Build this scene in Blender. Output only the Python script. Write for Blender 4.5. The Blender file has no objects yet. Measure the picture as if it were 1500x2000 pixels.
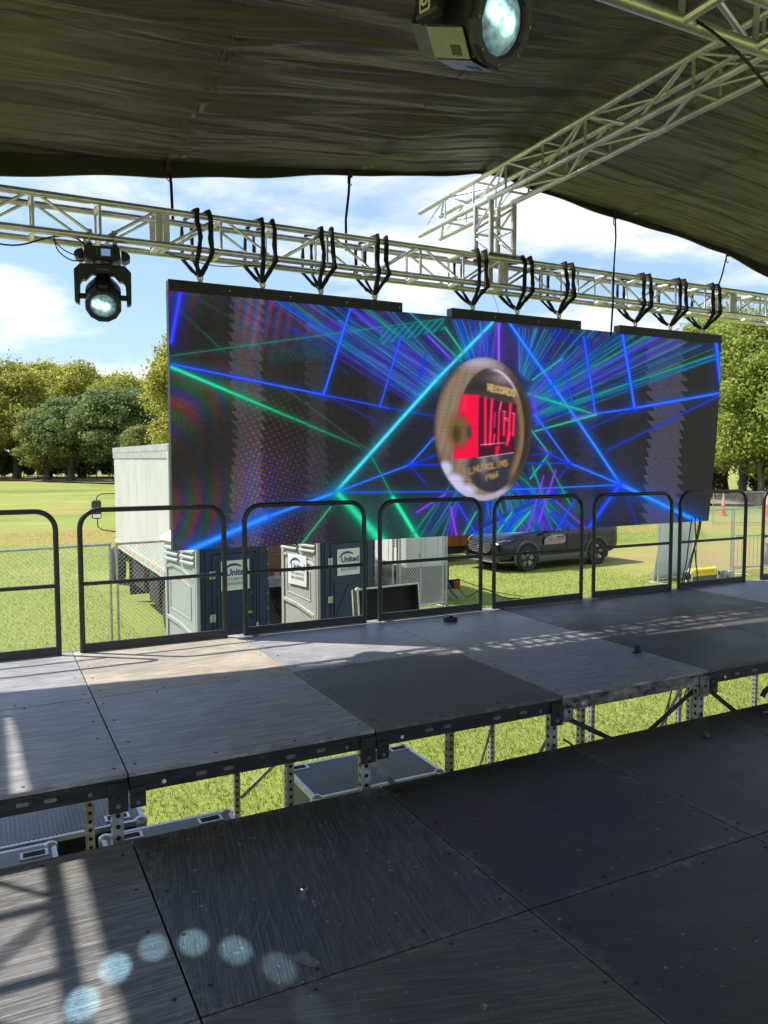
import bpy, bmesh, math, random
import numpy as np
from mathutils import Vector, Matrix, Euler
random.seed(5)
S = bpy.context.scene
COL = S.collection
GZ = -1.84            # lawn; z = 0 is the top of the higher stage
LZ = -0.279           # top of the lower stage
W = 1.22              # one stage deck

# ---------------------------------------------------------------- camera
cam_data = bpy.data.cameras.new('camera'); cam = bpy.data.objects.new('camera', cam_data); COL.objects.link(cam)
cR, cU, cF = Vector((.890033, -.455896, -.00102)), Vector((.032379, .060982, .997614)), Vector((.454745, .887942, -.069038))
M = Matrix((cR, cU, -cF)).transposed().to_4x4(); M.translation = Vector((-.521028, -3.49306, 1.386637))
cam.matrix_world = M
cam_data.sensor_fit = 'VERTICAL'; cam_data.sensor_height = 24; cam_data.sensor_width = 18
cam_data.lens = 24 * 1521.29 / 2000
cam_data.clip_start = .05; cam_data.clip_end = 3000
S.camera = cam

# ---------------------------------------------------------------- sky, sun, exposure
SUN_TRAVEL = Vector((.625, -.455, -1.0)).normalized()
elev = math.asin(-SUN_TRAVEL.z); to_sun = -SUN_TRAVEL
world = bpy.data.worlds.new('World'); S.world = world; world.use_nodes = True
wn, wl = world.node_tree.nodes, world.node_tree.links
wn.clear()
out = wn.new('ShaderNodeOutputWorld')
sky = wn.new('ShaderNodeTexSky'); sky.sky_type = 'NISHITA'; sky.sun_disc = False
sky.sun_elevation = elev; sky.sun_rotation = math.atan2(to_sun.x, to_sun.y)
sky.altitude = 20; sky.air_density = 1.0; sky.dust_density = .35; sky.ozone_density = 2.6
bg = wn.new('ShaderNodeBackground'); bg.inputs['Strength'].default_value = .132
# the phone's exposure holds the bright horizon back
kv = wn.new('ShaderNodeVectorMath'); kv.operation = 'MULTIPLY_ADD'; kv.inputs[1].default_value = (.34, .235, .14); kv.inputs[2].default_value = (1, 1, 1); wl.new(sky.outputs[0], kv.inputs[0])
dv = wn.new('ShaderNodeVectorMath'); dv.operation = 'DIVIDE'; wl.new(sky.outputs[0], dv.inputs[0]); wl.new(kv.outputs[0], dv.inputs[1]); wl.new(dv.outputs[0], bg.inputs['Color'])
tc = wn.new('ShaderNodeTexCoord'); sx = wn.new('ShaderNodeSeparateXYZ'); wl.new(tc.outputs['Generated'], sx.inputs[0])
def wmath(op, a, b=None, c=None):
    n = wn.new('ShaderNodeMath'); n.operation = op
    for i, q in enumerate((a, b, c)):
        if q is None: continue
        if isinstance(q, (int, float)): n.inputs[i].default_value = q
        else: wl.new(q, n.inputs[i])
    return n.outputs[0]
zz = wmath('ADD', wmath('MAXIMUM', sx.outputs['Z'], 0.0), .16)
cx = wn.new('ShaderNodeCombineXYZ')
wl.new(wmath('DIVIDE', sx.outputs['X'], zz), cx.inputs[0]); wl.new(wmath('DIVIDE', sx.outputs['Y'], zz), cx.inputs[1])
cx.inputs[2].default_value = 5.2
n1 = wn.new('ShaderNodeTexNoise'); n1.inputs['Scale'].default_value = 1.15; n1.inputs['Detail'].default_value = 9; n1.inputs['Roughness'].default_value = .56; n1.inputs['Distortion'].default_value = .25
wl.new(cx.outputs[0], n1.inputs['Vector'])
n2 = wn.new('ShaderNodeTexNoise'); n2.inputs['Scale'].default_value = .42; n2.inputs['Detail'].default_value = 3
wl.new(cx.outputs[0], n2.inputs['Vector'])
dens = wmath('ADD', wmath('MULTIPLY', n1.outputs['Fac'], .72), wmath('MULTIPLY', n2.outputs['Fac'], .42))
cr = wn.new('ShaderNodeMapRange'); cr.interpolation_type = 'SMOOTHSTEP'
cr.inputs['From Min'].default_value = .54; cr.inputs['From Max'].default_value = .665; cr.inputs['To Max'].default_value = .93
wl.new(dens, cr.inputs['Value'])
cloud = wn.new('ShaderNodeBackground'); cloud.inputs['Strength'].default_value = .45
shade = wn.new('ShaderNodeMapRange'); shade.inputs['From Min'].default_value = .62; shade.inputs['From Max'].default_value = .80
wl.new(dens, shade.inputs['Value'])
cc = wn.new('ShaderNodeMixRGB'); cc.inputs[1].default_value = (.95, .96, .98, 1); cc.inputs[2].default_value = (.70, .74, .80, 1)
wl.new(shade.outputs[0], cc.inputs[0]); wl.new(cc.outputs[0], cloud.inputs['Color'])
mx = wn.new('ShaderNodeMixShader')
wl.new(cr.outputs[0], mx.inputs[0]); wl.new(bg.outputs[0], mx.inputs[1]); wl.new(cloud.outputs[0], mx.inputs[2])
wl.new(mx.outputs[0], out.inputs['Surface'])

sd = bpy.data.lights.new('sun', 'SUN'); sd.energy = 2.55; sd.angle = math.radians(.53); sd.color = (1, .94, .85)
sun = bpy.data.objects.new('sun', sd); COL.objects.link(sun)
sun.rotation_euler = SUN_TRAVEL.to_track_quat('-Z', 'Y').to_euler()
S.view_settings.view_transform = 'Standard'; S.view_settings.look = 'None'; S.view_settings.exposure = 1.5; S.view_settings.gamma = 1
S.cycles.use_denoising = True
S.cycles.max_bounces = 6; S.cycles.diffuse_bounces = 4; S.cycles.glossy_bounces = 3; S.cycles.transparent_max_bounces = 8; S.cycles.transmission_bounces = 4
S.cycles.caustics_reflective = False; S.cycles.caustics_refractive = False

# ---------------------------------------------------------------- helpers
def link(o, parent=None):
    COL.objects.link(o)
    if parent is not None: o.parent = parent
    return o
def tag(o, label=None, cat=None, group=None, kind=None):
    if label: o['label'] = label
    if cat: o['category'] = cat
    if group: o['group'] = group
    if kind: o['kind'] = kind
    return o
def empty(name, loc=(0, 0, 0), rz=0.0, label=None, cat=None, group=None):
    o = bpy.data.objects.new(name, None); o.location = loc; o.rotation_euler = (0, 0, rz); o.empty_display_size = .1
    COL.objects.link(o); return tag(o, label, cat, group)
def copy_tree(o, parent=None):
    c = o.copy(); COL.objects.link(c)
    if parent is not None: c.parent = parent
    for ch in list(o.children): copy_tree(ch, c)
    return c
def frame_of(d):
    d = Vector(d).normalized(); up = Vector((0, 0, 1)) if abs(d.z) < .9 else Vector((1, 0, 0))
    a = d.cross(up).normalized(); return a, d.cross(a).normalized()
class MB:
    def __init__(s): s.v = []; s.f = []; s.sm = []
    def add(s, vs, fs, smooth=False):
        o = len(s.v); s.v += [tuple(p) for p in vs]; s.f += [tuple(i + o for i in f) for f in fs]; s.sm += [smooth] * len(fs); return s
    def box(s, x0, x1, y0, y1, z0, z1):
        v = [(x, y, z) for x in (x0, x1) for y in (y0, y1) for z in (z0, z1)]
        return s.add(v, [(0, 1, 3, 2), (4, 6, 7, 5), (0, 4, 5, 1), (2, 3, 7, 6), (0, 2, 6, 4), (1, 5, 7, 3)])
    def cbox(s, x0, x1, y0, y1, z0, z1, c=.004):
        bm = bmesh.new(); r = bmesh.ops.create_cube(bm, size=1)
        for q in r['verts']: q.co = ((x0 + x1) / 2 + q.co.x * (x1 - x0), (y0 + y1) / 2 + q.co.y * (y1 - y0), (z0 + z1) / 2 + q.co.z * (z1 - z0))
        bmesh.ops.bevel(bm, geom=bm.edges[:], offset=c, segments=1, affect='EDGES', profile=.5)
        bm.verts.index_update(); s.add([q.co[:] for q in bm.verts], [[q.index for q in f.verts] for f in bm.faces]); bm.free(); return s
    def bar(s, p0, p1, w, h, up=None):
        p0, p1 = Vector(p0), Vector(p1); d = (p1 - p0).normalized()
        if up is None: a, b = frame_of(d)
        else: a = d.cross(Vector(up)).normalized(); b = a.cross(d).normalized()
        vs = [p + a * (i * w / 2) + b * (j * h / 2) for p in (p0, p1) for i, j in ((-1, -1), (1, -1), (1, 1), (-1, 1))]
        return s.add(vs, [(0, 3, 2, 1), (4, 5, 6, 7), (0, 1, 5, 4), (1, 2, 6, 5), (2, 3, 7, 6), (3, 0, 4, 7)])
    def tube(s, pts, r, n=8, cap=True, closed=False):
        pts = [Vector(p) for p in pts]; k = len(pts)
        rs = r if isinstance(r, (list, tuple)) else [r] * k
        vs = []; a = None
        for i, p in enumerate(pts):
            if closed: d = pts[(i + 1) % k] - pts[i - 1]
            else: d = pts[min(i + 1, k - 1)] - pts[max(i - 1, 0)]
            d.normalize()
            if a is None: a, b = frame_of(d)
            else:
                a = (a - d * a.dot(d))
                if a.length < 1e-6: a, b = frame_of(d)
                a.normalize(); b = d.cross(a)
            b = d.cross(a)
            vs += [p + (a * math.cos(t) + b * math.sin(t)) * rs[i] for t in (2 * math.pi * j / n for j in range(n))]
        fs = []
        for i in range(k if closed else k - 1):
            o, q = i * n, ((i + 1) % k) * n
            fs += [(o + j, o + (j + 1) % n, q + (j + 1) % n, q + j) for j in range(n)]
        s.add(vs, fs, True)
        if cap and not closed:
            s.add(vs[:n], [tuple(range(n))[::-1]]); s.add(vs[-n:], [tuple(range(n))])
        return s
    def lathe(s, prof, n=24, o=(0, 0, 0), ax=(0, 0, 1), rot=0.0, smooth=True):
        ax = Vector(ax).normalized(); a, b = frame_of(ax); o = Vector(o); vs = []
        for r, h in prof: vs += [o + ax * h + (a * math.cos(t + rot) + b * math.sin(t + rot)) * r for t in (2 * math.pi * j / n for j in range(n))]
        fs = [(i * n + j, i * n + (j + 1) % n, (i + 1) * n + (j + 1) % n, (i + 1) * n + j) for i in range(len(prof) - 1) for j in range(n)]
        s.add(vs, fs, smooth)
        if prof[0][0] > 1e-6: s.add(vs[:n], [tuple(range(n))[::-1]])
        if prof[-1][0] > 1e-6: s.add(vs[-n:], [tuple(range(n))])
        return s
    def prism(s, poly, o, ex, ey, depth):
        o, ex, ey = Vector(o), Vector(ex), Vector(ey); nz = ex.cross(ey).normalized() * depth; n = len(poly)
        a = [o + ex * x + ey * y for x, y in poly]; b = [p + nz for p in a]
        return s.add(a + b, [tuple(range(n))[::-1], tuple(range(n, 2 * n))] + [(i, (i + 1) % n, n + (i + 1) % n, n + i) for i in range(n)])
    def xf(s, m):
        s.v = [tuple(m @ Vector(p)) for p in s.v]; return s
    def mesh(s, name, m=None):
        me = bpy.data.meshes.new(name); me.from_pydata(s.v, [], s.f); me.update()
        if any(s.sm):
            me.polygons.foreach_set('use_smooth', s.sm); me.set_sharp_from_angle(angle=math.radians(38))
        if m is not None: me.materials.append(m)
        return me
    def build(s, name, m=None, parent=None, bevel=0.0, label=None, kind=None):
        o = bpy.data.objects.new(name, s.mesh(name, m)); link(o, parent)
        if bevel:
            b = o.modifiers.new('edge', 'BEVEL'); b.width = bevel; b.segments = 1; b.limit_method = 'ANGLE'; b.angle_limit = math.radians(50)
        if label: o['label'] = label
        if kind: o['kind'] = kind
        return o
def inst(name, me, parent, loc=(0, 0, 0), rot=(0, 0, 0), kind=None):
    o = bpy.data.objects.new(name, me); o.location = loc; o.rotation_euler = rot; link(o, parent)
    if kind: o['kind'] = kind
    return o
def arc(c, r, a0, a1, n, ex, ey):
    c, ex, ey = Vector(c), Vector(ex), Vector(ey)
    return [c + ex * (r * math.cos(a0 + (a1 - a0) * i / n)) + ey * (r * math.sin(a0 + (a1 - a0) * i / n)) for i in range(n + 1)]
def lettering(txt, size, m, parent, loc, rot=(math.pi / 2, 0, 0), bold=0.0, sx=1.0, name='lettering', align='CENTER', depth=.002):
    cu = bpy.data.curves.new('lettering', 'FONT'); cu.body = txt; cu.size = size; cu.align_x = align; cu.align_y = 'CENTER'; cu.extrude = depth; cu.offset = bold; cu.resolution_u = 3
    t = bpy.data.objects.new('lettering_curve', cu); COL.objects.link(t)
    dg = bpy.context.evaluated_depsgraph_get(); me = bpy.data.meshes.new_from_object(t.evaluated_get(dg))
    bpy.data.objects.remove(t); bpy.data.curves.remove(cu); me.name = 'lettering'; me.materials.clear(); me.materials.append(m)
    o = inst(name, me, parent, loc, rot); o.scale = (sx, 1, 1); return o

# ---------------------------------------------------------------- materials
def mat(name, col, rough=.5, metal=0.0, var=0.0, vscale=4.0, bump=0.0, bscale=60.0, stretch=(1, 1, 1), col2=None, spec=.5, emit=None, es=0.0, coat=0.0, detail=5):
    m = bpy.data.materials.new(name); m.use_nodes = True; n, l = m.node_tree.nodes, m.node_tree.links
    p = n['Principled BSDF']; p.inputs['Base Color'].default_value = (*col, 1); p.inputs['Roughness'].default_value = rough; p.inputs['Metallic'].default_value = metal
    p.inputs['Specular IOR Level'].default_value = spec; p.inputs['Coat Weight'].default_value = coat; p.inputs['Coat Roughness'].default_value = .08
    if emit: p.inputs['Emission Color'].default_value = (*emit, 1); p.inputs['Emission Strength'].default_value = es
    if var or bump or col2:
        t = n.new('ShaderNodeTexCoord'); mp = n.new('ShaderNodeMapping'); mp.inputs['Scale'].default_value = stretch; l.new(t.outputs['Object'], mp.inputs[0])
        oi = n.new('ShaderNodeObjectInfo'); ad = n.new('ShaderNodeVectorMath'); ad.operation = 'MULTIPLY_ADD'; ad.inputs[1].default_value = (37, 23, 51)
        cb = n.new('ShaderNodeCombineXYZ')
        for i in range(3): l.new(oi.outputs['Random'], cb.inputs[i])
        l.new(cb.outputs[0], ad.inputs[0]); l.new(mp.outputs[0], ad.inputs[2])
    if var or col2:
        q = n.new('ShaderNodeTexNoise'); q.inputs['Scale'].default_value = vscale; q.inputs['Detail'].default_value = detail; q.inputs['Roughness'].default_value = .62; l.new(ad.outputs[0], q.inputs['Vector'])
        r = n.new('ShaderNodeMapRange'); r.inputs['From Min'].default_value = .36; r.inputs['From Max'].default_value = .66; l.new(q.outputs['Fac'], r.inputs['Value'])
        x = n.new('ShaderNodeMixRGB'); c2 = col2 or tuple(min(1, c * (1 + var)) for c in col); c1 = col if col2 else tuple(c * (1 - var) for c in col)
        x.inputs[1].default_value = (*c1, 1); x.inputs[2].default_value = (*c2, 1); l.new(r.outputs[0], x.inputs[0]); l.new(x.outputs[0], p.inputs['Base Color'])
        rr = n.new('ShaderNodeMapRange'); rr.inputs['To Min'].default_value = max(0, rough - .1); rr.inputs['To Max'].default_value = min(1, rough + .1); l.new(q.outputs['Fac'], rr.inputs['Value']); l.new(rr.outputs[0], p.inputs['Roughness'])
    if bump:
        b = n.new('ShaderNodeTexNoise'); b.inputs['Scale'].default_value = bscale; b.inputs['Detail'].default_value = 4; l.new(ad.outputs[0], b.inputs['Vector'])
        bb = n.new('ShaderNodeBump'); bb.inputs['Strength'].default_value = bump; bb.inputs['Distance'].default_value = .01; l.new(b.outputs['Fac'], bb.inputs['Height']); l.new(bb.outputs[0], p.inputs['Normal'])
    return m
def leaf_mat(name, c1, c2, c3):
    m = bpy.data.materials.new(name); m.use_nodes = True; n, l = m.node_tree.nodes, m.node_tree.links; n.clear()
    o = n.new('ShaderNodeOutputMaterial'); g = n.new('ShaderNodeNewGeometry'); r = n.new('ShaderNodeValToRGB')
    r.color_ramp.elements[0].color = (*c1, 1); r.color_ramp.elements[1].color = (*c3, 1); e = r.color_ramp.elements.new(.55); e.color = (*c2, 1)
    l.new(g.outputs['Random Per Island'], r.inputs[0])
    d = n.new('ShaderNodeBsdfPrincipled'); d.inputs['Roughness'].default_value = .55; d.inputs['Specular IOR Level'].default_value = .3; l.new(r.outputs[0], d.inputs['Base Color'])
    t = n.new('ShaderNodeBsdfTranslucent'); l.new(r.outputs[0], t.inputs['Color']); x = n.new('ShaderNodeMixShader'); x.inputs[0].default_value = .6
    l.new(d.outputs[0], x.inputs[1]); l.new(t.outputs[0], x.inputs[2]); l.new(x.outputs[0], o.inputs['Surface']); return m
ALU = mat('aluminium', (.76, .76, .79), .34, .8, .12, 9, .10, 40)
ALU_DULL = mat('aluminium_weathered', (.70, .70, .72), .42, .7, .2, 5, .1, 30)
BLACK_STEEL = mat('black_painted_steel', (.018, .018, .019), .42, .0, .35, 14, .25, 90)
BLACK_PLASTIC = mat('black_plastic', (.014, .014, .015), .38, 0, .2, 6, .1, 60)
BLACK_CLOTH = mat('black_webbing', (.012, .012, .012), .9, 0, .3, 20, .6, 150)
RUBBER = mat('rubber', (.02, .02, .02), .75, 0, .3, 20, .3, 80)
GALV = mat('galvanised_steel', (.46, .48, .49), .45, .75, .2, 12, .1, 50)
LEG_STEEL = mat('plated_steel_post', (.40, .40, .39), .48, .6, .25, 18, .15, 70)
WHITE_PAINT = mat('white_paint', (.66, .66, .64), .4, 0, .06, 3, .04, 30)
DARK = mat('shadow_black_rubberised', (.008, .008, .008), .8)
RUST = mat('rusty_steel', (.07, .033, .02), .8, .2, .4, 20, .4, 60)
# ---------------------------------------------------------------- lawn
def ground_material():
    m = bpy.data.materials.new('mown_grass'); m.use_nodes = True; n, l = m.node_tree.nodes, m.node_tree.links; p = n['Principled BSDF']; p.inputs['Roughness'].default_value = .85; p.inputs['Specular IOR Level'].default_value = .15
    t = n.new('ShaderNodeTexCoord')
    def noise(sc, det, stretch=(1, 1, 1), ro=.6, rz=0):
        mp = n.new('ShaderNodeMapping'); mp.inputs['Scale'].default_value = stretch; mp.inputs['Rotation'].default_value = (0, 0, rz); l.new(t.outputs['Object'], mp.inputs[0])
        q = n.new('ShaderNodeTexNoise'); q.inputs['Scale'].default_value = sc; q.inputs['Detail'].default_value = det; q.inputs['Roughness'].default_value = ro; l.new(mp.outputs[0], q.inputs['Vector']); return q.outputs['Fac']
    def rng(v, a, b):
        r = n.new('ShaderNodeMapRange'); r.interpolation_type = 'SMOOTHSTEP'; r.inputs['From Min'].default_value = a; r.inputs['From Max'].default_value = b; l.new(v, r.inputs['Value']); return r.outputs[0]
    def mixc(f, a, b):
        x = n.new('ShaderNodeMixRGB'); l.new(f, x.inputs[0])
        for i, c in ((1, a), (2, b)):
            if isinstance(c, tuple): x.inputs[i].default_value = (*c, 1)
            else: l.new(c, x.inputs[i])
        return x.outputs[0]
    fine = noise(22, 6, ro=.75); blades = noise(120, 3, ro=.8)
    base = mixc(rng(fine, .38, .62), (.115, .180, .024), (.25, .310, .055))
    base = mixc(rng(blades, .42, .66), base, (.36, .375, .11))
    base = mixc(rng(noise(.35, 5), .50, .75), base, (.38, .34, .12))
    base = mixc(rng(noise(.06, 6, (.5, 1.4, 1), ro=.65, rz=.3), .46, .62), base, mixc(rng(fine, .3, .7), (.085, .155, .022), (.17, .25, .045)))
    # worn dry bands across the field, and bare earth beside the parked car
    sp = n.new('ShaderNodeSeparateXYZ'); l.new(t.outputs['Object'], sp.inputs[0])
    dry = rng(noise(.085, 4, (.22, 1.0, 1), rz=.45), .50, .60)
    base = mixc(dry, base, mixc(rng(fine, .35, .65), (.27, .21, .065), (.37, .31, .095)))
    def mth(op, a, b):
        q = n.new('ShaderNodeMath'); q.operation = op
        for i, c in enumerate((a, b)):
            if isinstance(c, (int, float)): q.inputs[i].default_value = c
            else: l.new(c, q.inputs[i])
        return q.outputs[0]
    ex = mth('DIVIDE', mth('SUBTRACT', sp.outputs[0], 23.0), 7.5); ey = mth('DIVIDE', mth('SUBTRACT', sp.outputs[1], 14.5), 4.0)
    dd = mth('ADD', mth('MULTIPLY', ex, ex), mth('MULTIPLY', ey, ey)); dd = mth('ADD', dd, mth('MULTIPLY', noise(.8, 5), 1.4))
    base = mixc(rng(dd, 2.3, .7), base, mixc(rng(noise(1.3, 7, ro=.7), .42, .60), (.33, .23, .115), (.29, .30, .075)))
    l.new(base, p.inputs['Base Color'])
    b = n.new('ShaderNodeBump'); b.inputs['Strength'].default_value = .55; b.inputs['Distance'].default_value = .025; l.new(mixc(rng(blades, .3, .7), fine, blades), b.inputs['Height']); l.new(b.outputs[0], p.inputs['Normal'])
    return m
g = MB(); nx = 60
xs = [-900, -500, -250, -120] + list(np.linspace(-60, 140, 41)) + [220, 400, 700, 1000]
ys = [-300, -120, -40] + list(np.linspace(-10, 150, 33)) + [220, 400, 700, 1100]
gv = [(x, y, GZ + (0 if y < 40 and x < 30 else .12 * math.sin(x * .05 + 1) * math.sin(y * .06) * min(1, (max(y - 40, x - 30)) / 60))) for y in ys for x in xs]
k = len(xs)
g.add(gv, [(j * k + i, j * k + i + 1, (j + 1) * k + i + 1, (j + 1) * k + i) for j in range(len(ys) - 1) for i in range(k - 1)], True)
tag(g.build('lawn', ground_material()), kind='structure')
# earth path under the far trees
pth = MB(); pp = [(-60, 131), (-20, 128), (4, 124), (12, 108.5), (18, 99), (40, 84), (60, 70)]
def strip(pts, w, z):
    L = []
    for i, (x, y) in enumerate(pts):
        a = Vector(pts[max(i - 1, 0)]); b = Vector(pts[min(i + 1, len(pts) - 1)]); d = (b - a).normalized(); nn = Vector((-d.y, d.x)) * w / 2
        L += [(x - nn.x, y - nn.y, z), (x + nn.x, y + nn.y, z)]
    return L, [(2 * i, 2 * i + 1, 2 * i + 3, 2 * i + 2) for i in range(len(pts) - 1)]
pth.add(*strip(pp, 7, GZ + .16), True)
tag(pth.build('path', mat('earth_path', (.20, .16, .12), .9, 0, .3, .6, .3, 8, col2=(.32, .28, .22))), kind='structure')
lit = MB(); lit.add(*strip([(44, 52), (50, 42.5), (60, 32), (75, 20), (105, 0)], 24, GZ + .17), True)
tag(lit.build('leaf_strewn_earth', mat('leaf_litter', (.17, .10, .05), .9, 0, .3, 1.5, .4, 12, col2=(.36, .27, .16))), kind='structure')

# grass blades on the lawn close to the stage
def blades(name, n, fx, seed, hh, ww):
    r = np.random.default_rng(seed); x, y = fx(r, n); n = len(x); a = r.random(n) * 6.283; h = hh * (.5 + r.random(n)); w = ww * (.6 + .8 * r.random(n))
    lx, ly = (r.random(n) - .5) * h * 1.5, (r.random(n) - .5) * h * 1.5
    v = np.empty((n, 3, 3), np.float32)
    v[:, 0] = np.stack([x - np.cos(a) * w, y - np.sin(a) * w, np.full(n, GZ)], -1); v[:, 1] = np.stack([x + np.cos(a) * w, y + np.sin(a) * w, np.full(n, GZ)], -1); v[:, 2] = np.stack([x + lx, y + ly, GZ + h], -1)
    me = bpy.data.meshes.new(name); me.vertices.add(n * 3); me.vertices.foreach_set('co', v.reshape(-1)); me.loops.add(n * 3); me.loops.foreach_set('vertex_index', np.arange(n * 3, dtype=np.int32))
    me.polygons.add(n); me.polygons.foreach_set('loop_start', np.arange(0, n * 3, 3, dtype=np.int32)); me.update(); me.validate()
    me.materials.append(leaf_mat('grass_blade', (.13, .195, .026), (.27, .325, .062), (.48, .45, .16)))
    o = bpy.data.objects.new(name, me); COL.objects.link(o); return tag(o, kind='stuff')
def near_field(r, n):
    t = r.random(n) ** 1.25; y = 1.0 + 33 * t; x = -1.2 + (y + 3.5) * .12 * -1 + r.random(n) * (4 + (y + 3.5) * 1.15)
    k = ~((x > 1.9) & (x < 5.3) & (y > 10) & (y < 20)); bare = ((x - 23) / 7.5) ** 2 + ((y - 14.5) / 4.0) ** 2; k &= (bare > .95 + .5 * r.random(n)); return x[k], y[k]
blades('grass', 300000, near_field, 3, .042, .005)
# ---------------------------------------------------------------- stage decks
def ply(name, c_lo, c_hi, rough, ang, streak=.5, scuff=(.16, .155, .15), scuff_amt=.35, bump=.35, coarse=1.0):
    """black painted plywood: grain along one direction, dust, scuffs, chips"""
    m = bpy.data.materials.new(name); m.use_nodes = True; n, l = m.node_tree.nodes, m.node_tree.links; p = n['Principled BSDF']
    t = n.new('ShaderNodeTexCoord'); oi = n.new('ShaderNodeObjectInfo'); cb = n.new('ShaderNodeCombineXYZ')
    for i in range(3): l.new(oi.outputs['Random'], cb.inputs[i])
    sc = n.new('ShaderNodeVectorMath'); sc.operation = 'MULTIPLY_ADD'; sc.inputs[1].default_value = (41, 29, 17); l.new(cb.outputs[0], sc.inputs[0]); l.new(t.outputs['Object'], sc.inputs[2])
    def noise(scale, det, st=(1, 1, 1), ro=.6, dist=0, rz=ang):
        r0 = n.new('ShaderNodeMapping'); r0.inputs['Rotation'].default_value = (0, 0, rz); l.new(sc.outputs[0], r0.inputs[0])
        mp = n.new('ShaderNodeMapping'); mp.inputs['Scale'].default_value = st; l.new(r0.outputs[0], mp.inputs[0])
        q = n.new('ShaderNodeTexNoise'); q.inputs['Scale'].default_value = scale; q.inputs['Detail'].default_value = det; q.inputs['Roughness'].default_value = ro; q.inputs['Distortion'].default_value = dist; l.new(mp.outputs[0], q.inputs['Vector']); return q.outputs['Fac']
    def rg(v, a, b, lo=0, hi=1):
        r = n.new('ShaderNodeMapRange'); r.inputs['From Min'].default_value = a; r.inputs['From Max'].default_value = b; r.inputs['To Min'].default_value = lo; r.inputs['To Max'].default_value = hi; l.new(v, r.inputs['Value']); return r.outputs[0]
    def mx(f, a, b):
        x = n.new('ShaderNodeMixRGB'); l.new(f, x.inputs[0])
        for i, c in ((1, a), (2, b)):
            if isinstance(c, tuple): x.inputs[i].default_value = (*c, 1)
            else: l.new(c, x.inputs[i])
        return x.outputs[0]
    def mul(a, b):
        q = n.new('ShaderNodeMath'); q.operation = 'MULTIPLY'
        for i, c in enumerate((a, b)):
            if isinstance(c, (int, float)): q.inputs[i].default_value = c
            else: l.new(c, q.inputs[i])
        return q.outputs[0]
    grain = noise(9 * coarse, 7, (.55, 14, 1), .66, .35); cloud_ = noise(2.2, 5, ro=.6, dist=.4); speck = noise(34, 3, (1, 1, 1), .5)
    scr = noise(7, 3, (.5, 38, 1), .5, 0, ang + .35); wear = noise(5, 6, ro=.75, dist=.3)
    base = mx(rg(cloud_, .3, .7), c_lo, c_hi)
    base = mx(mul(rg(grain, .47, .66), streak), base, tuple(min(1, c * 2.7 + .02) for c in c_hi))
    base = mx(mul(rg(grain, .46, .34), streak * .7), base, tuple(c * .35 for c in c_lo))
    base = mx(mul(mul(rg(scr, .61, .67), rg(wear, .42, .60)), scuff_amt * 1.6), base, scuff)
    base = mx(mul(rg(speck, .70, .73), scuff_amt * 2.2), base, (.30, .27, .22))
    base = mx(mul(rg(wear, .62, .76), scuff_amt * .7), base, scuff)
    # paint rubbed thin along the board's rim, in ragged patches
    sp = n.new('ShaderNodeSeparateXYZ'); l.new(t.outputs['Object'], sp.inputs[0])
    def mt(op, a, b=None):
        q = n.new('ShaderNodeMath'); q.operation = op
        for i, c in enumerate((a, b)):
            if c is None: continue
            if isinstance(c, (int, float)): q.inputs[i].default_value = c
            else: l.new(c, q.inputs[i])
        return q.outputs[0]
    ed = mt('MINIMUM', mt('MINIMUM', sp.outputs[0], mt('SUBTRACT', W, sp.outputs[0])), mt('MINIMUM', sp.outputs[1], mt('SUBTRACT', W, sp.outputs[1])))
    rag = mt('SUBTRACT', ed, mul(rg(noise(3.2, 4), .42, .75), .11))
    base = mx(mul(mul(rg(rag, .02, -.025), rg(noise(26, 5, ro=.7), .46, .62)), .75), base, tuple(c * 1.05 for c in scuff))
    base = mx(mul(rg(noise(1.7, 4, ro=.55, dist=.8), .56, .70), .30), base, tuple(min(1, c * 1.9) for c in c_hi))
    base = mx(mul(rg(noise(3.1, 3, ro=.5, dist=1.2), .66, .78), .55), base, tuple(c * .45 for c in c_lo))
    l.new(base, p.inputs['Base Color'])
    rr = n.new('ShaderNodeMath'); rr.operation = 'ADD'; l.new(rg(cloud_, .3, .7, -.07, .10), rr.inputs[0]); l.new(rg(grain, .4, .7, rough - .06, rough + .09), rr.inputs[1]); l.new(rr.outputs[0], p.inputs['Roughness'])
    b = n.new('ShaderNodeBump'); b.inputs['Strength'].default_value = bump; b.inputs['Distance'].default_value = .004; l.new(grain, b.inputs['Height'])
    b2 = n.new('ShaderNodeBump'); b2.inputs['Strength'].default_value = .25; b2.inputs['Distance'].default_value = .01; l.new(wear, b2.inputs['Height']); l.new(b.outputs[0], b2.inputs['Normal']); l.new(b2.outputs[0], p.inputs['Normal'])
    return m
H = math.pi / 2
P_GRAIN_N = ply('plywood_dark_grain_along', (.085, .085, .085), (.140, .139, .136), .42, 0, .6, bump=.9)
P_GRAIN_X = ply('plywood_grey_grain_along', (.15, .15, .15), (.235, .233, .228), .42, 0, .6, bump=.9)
P_GRAIN_Y = ply('plywood_black_grain_across', (.038, .038, .038), (.062, .061, .060), .40, H + .18, .5, scuff_amt=.7, bump=.9)
P_SMOOTH = ply('plywood_black_smooth', (.029, .0295, .029), (.050, .050, .050), .46, .5, .22, bump=.15)
P_BROWN = ply('plywood_worn_brown', (.058, .054, .047), (.100, .094, .083), .55, .3, .3, scuff=(.20, .175, .14), bump=.2)
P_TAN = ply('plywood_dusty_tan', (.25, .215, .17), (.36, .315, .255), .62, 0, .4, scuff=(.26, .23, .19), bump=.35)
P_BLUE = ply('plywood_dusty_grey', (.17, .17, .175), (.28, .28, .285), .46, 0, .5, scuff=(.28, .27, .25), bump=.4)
P_DARK = ply('plywood_black_matt', (.042, .040, .036), (.072, .067, .060), .52, 0, .3, bump=.25)
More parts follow.
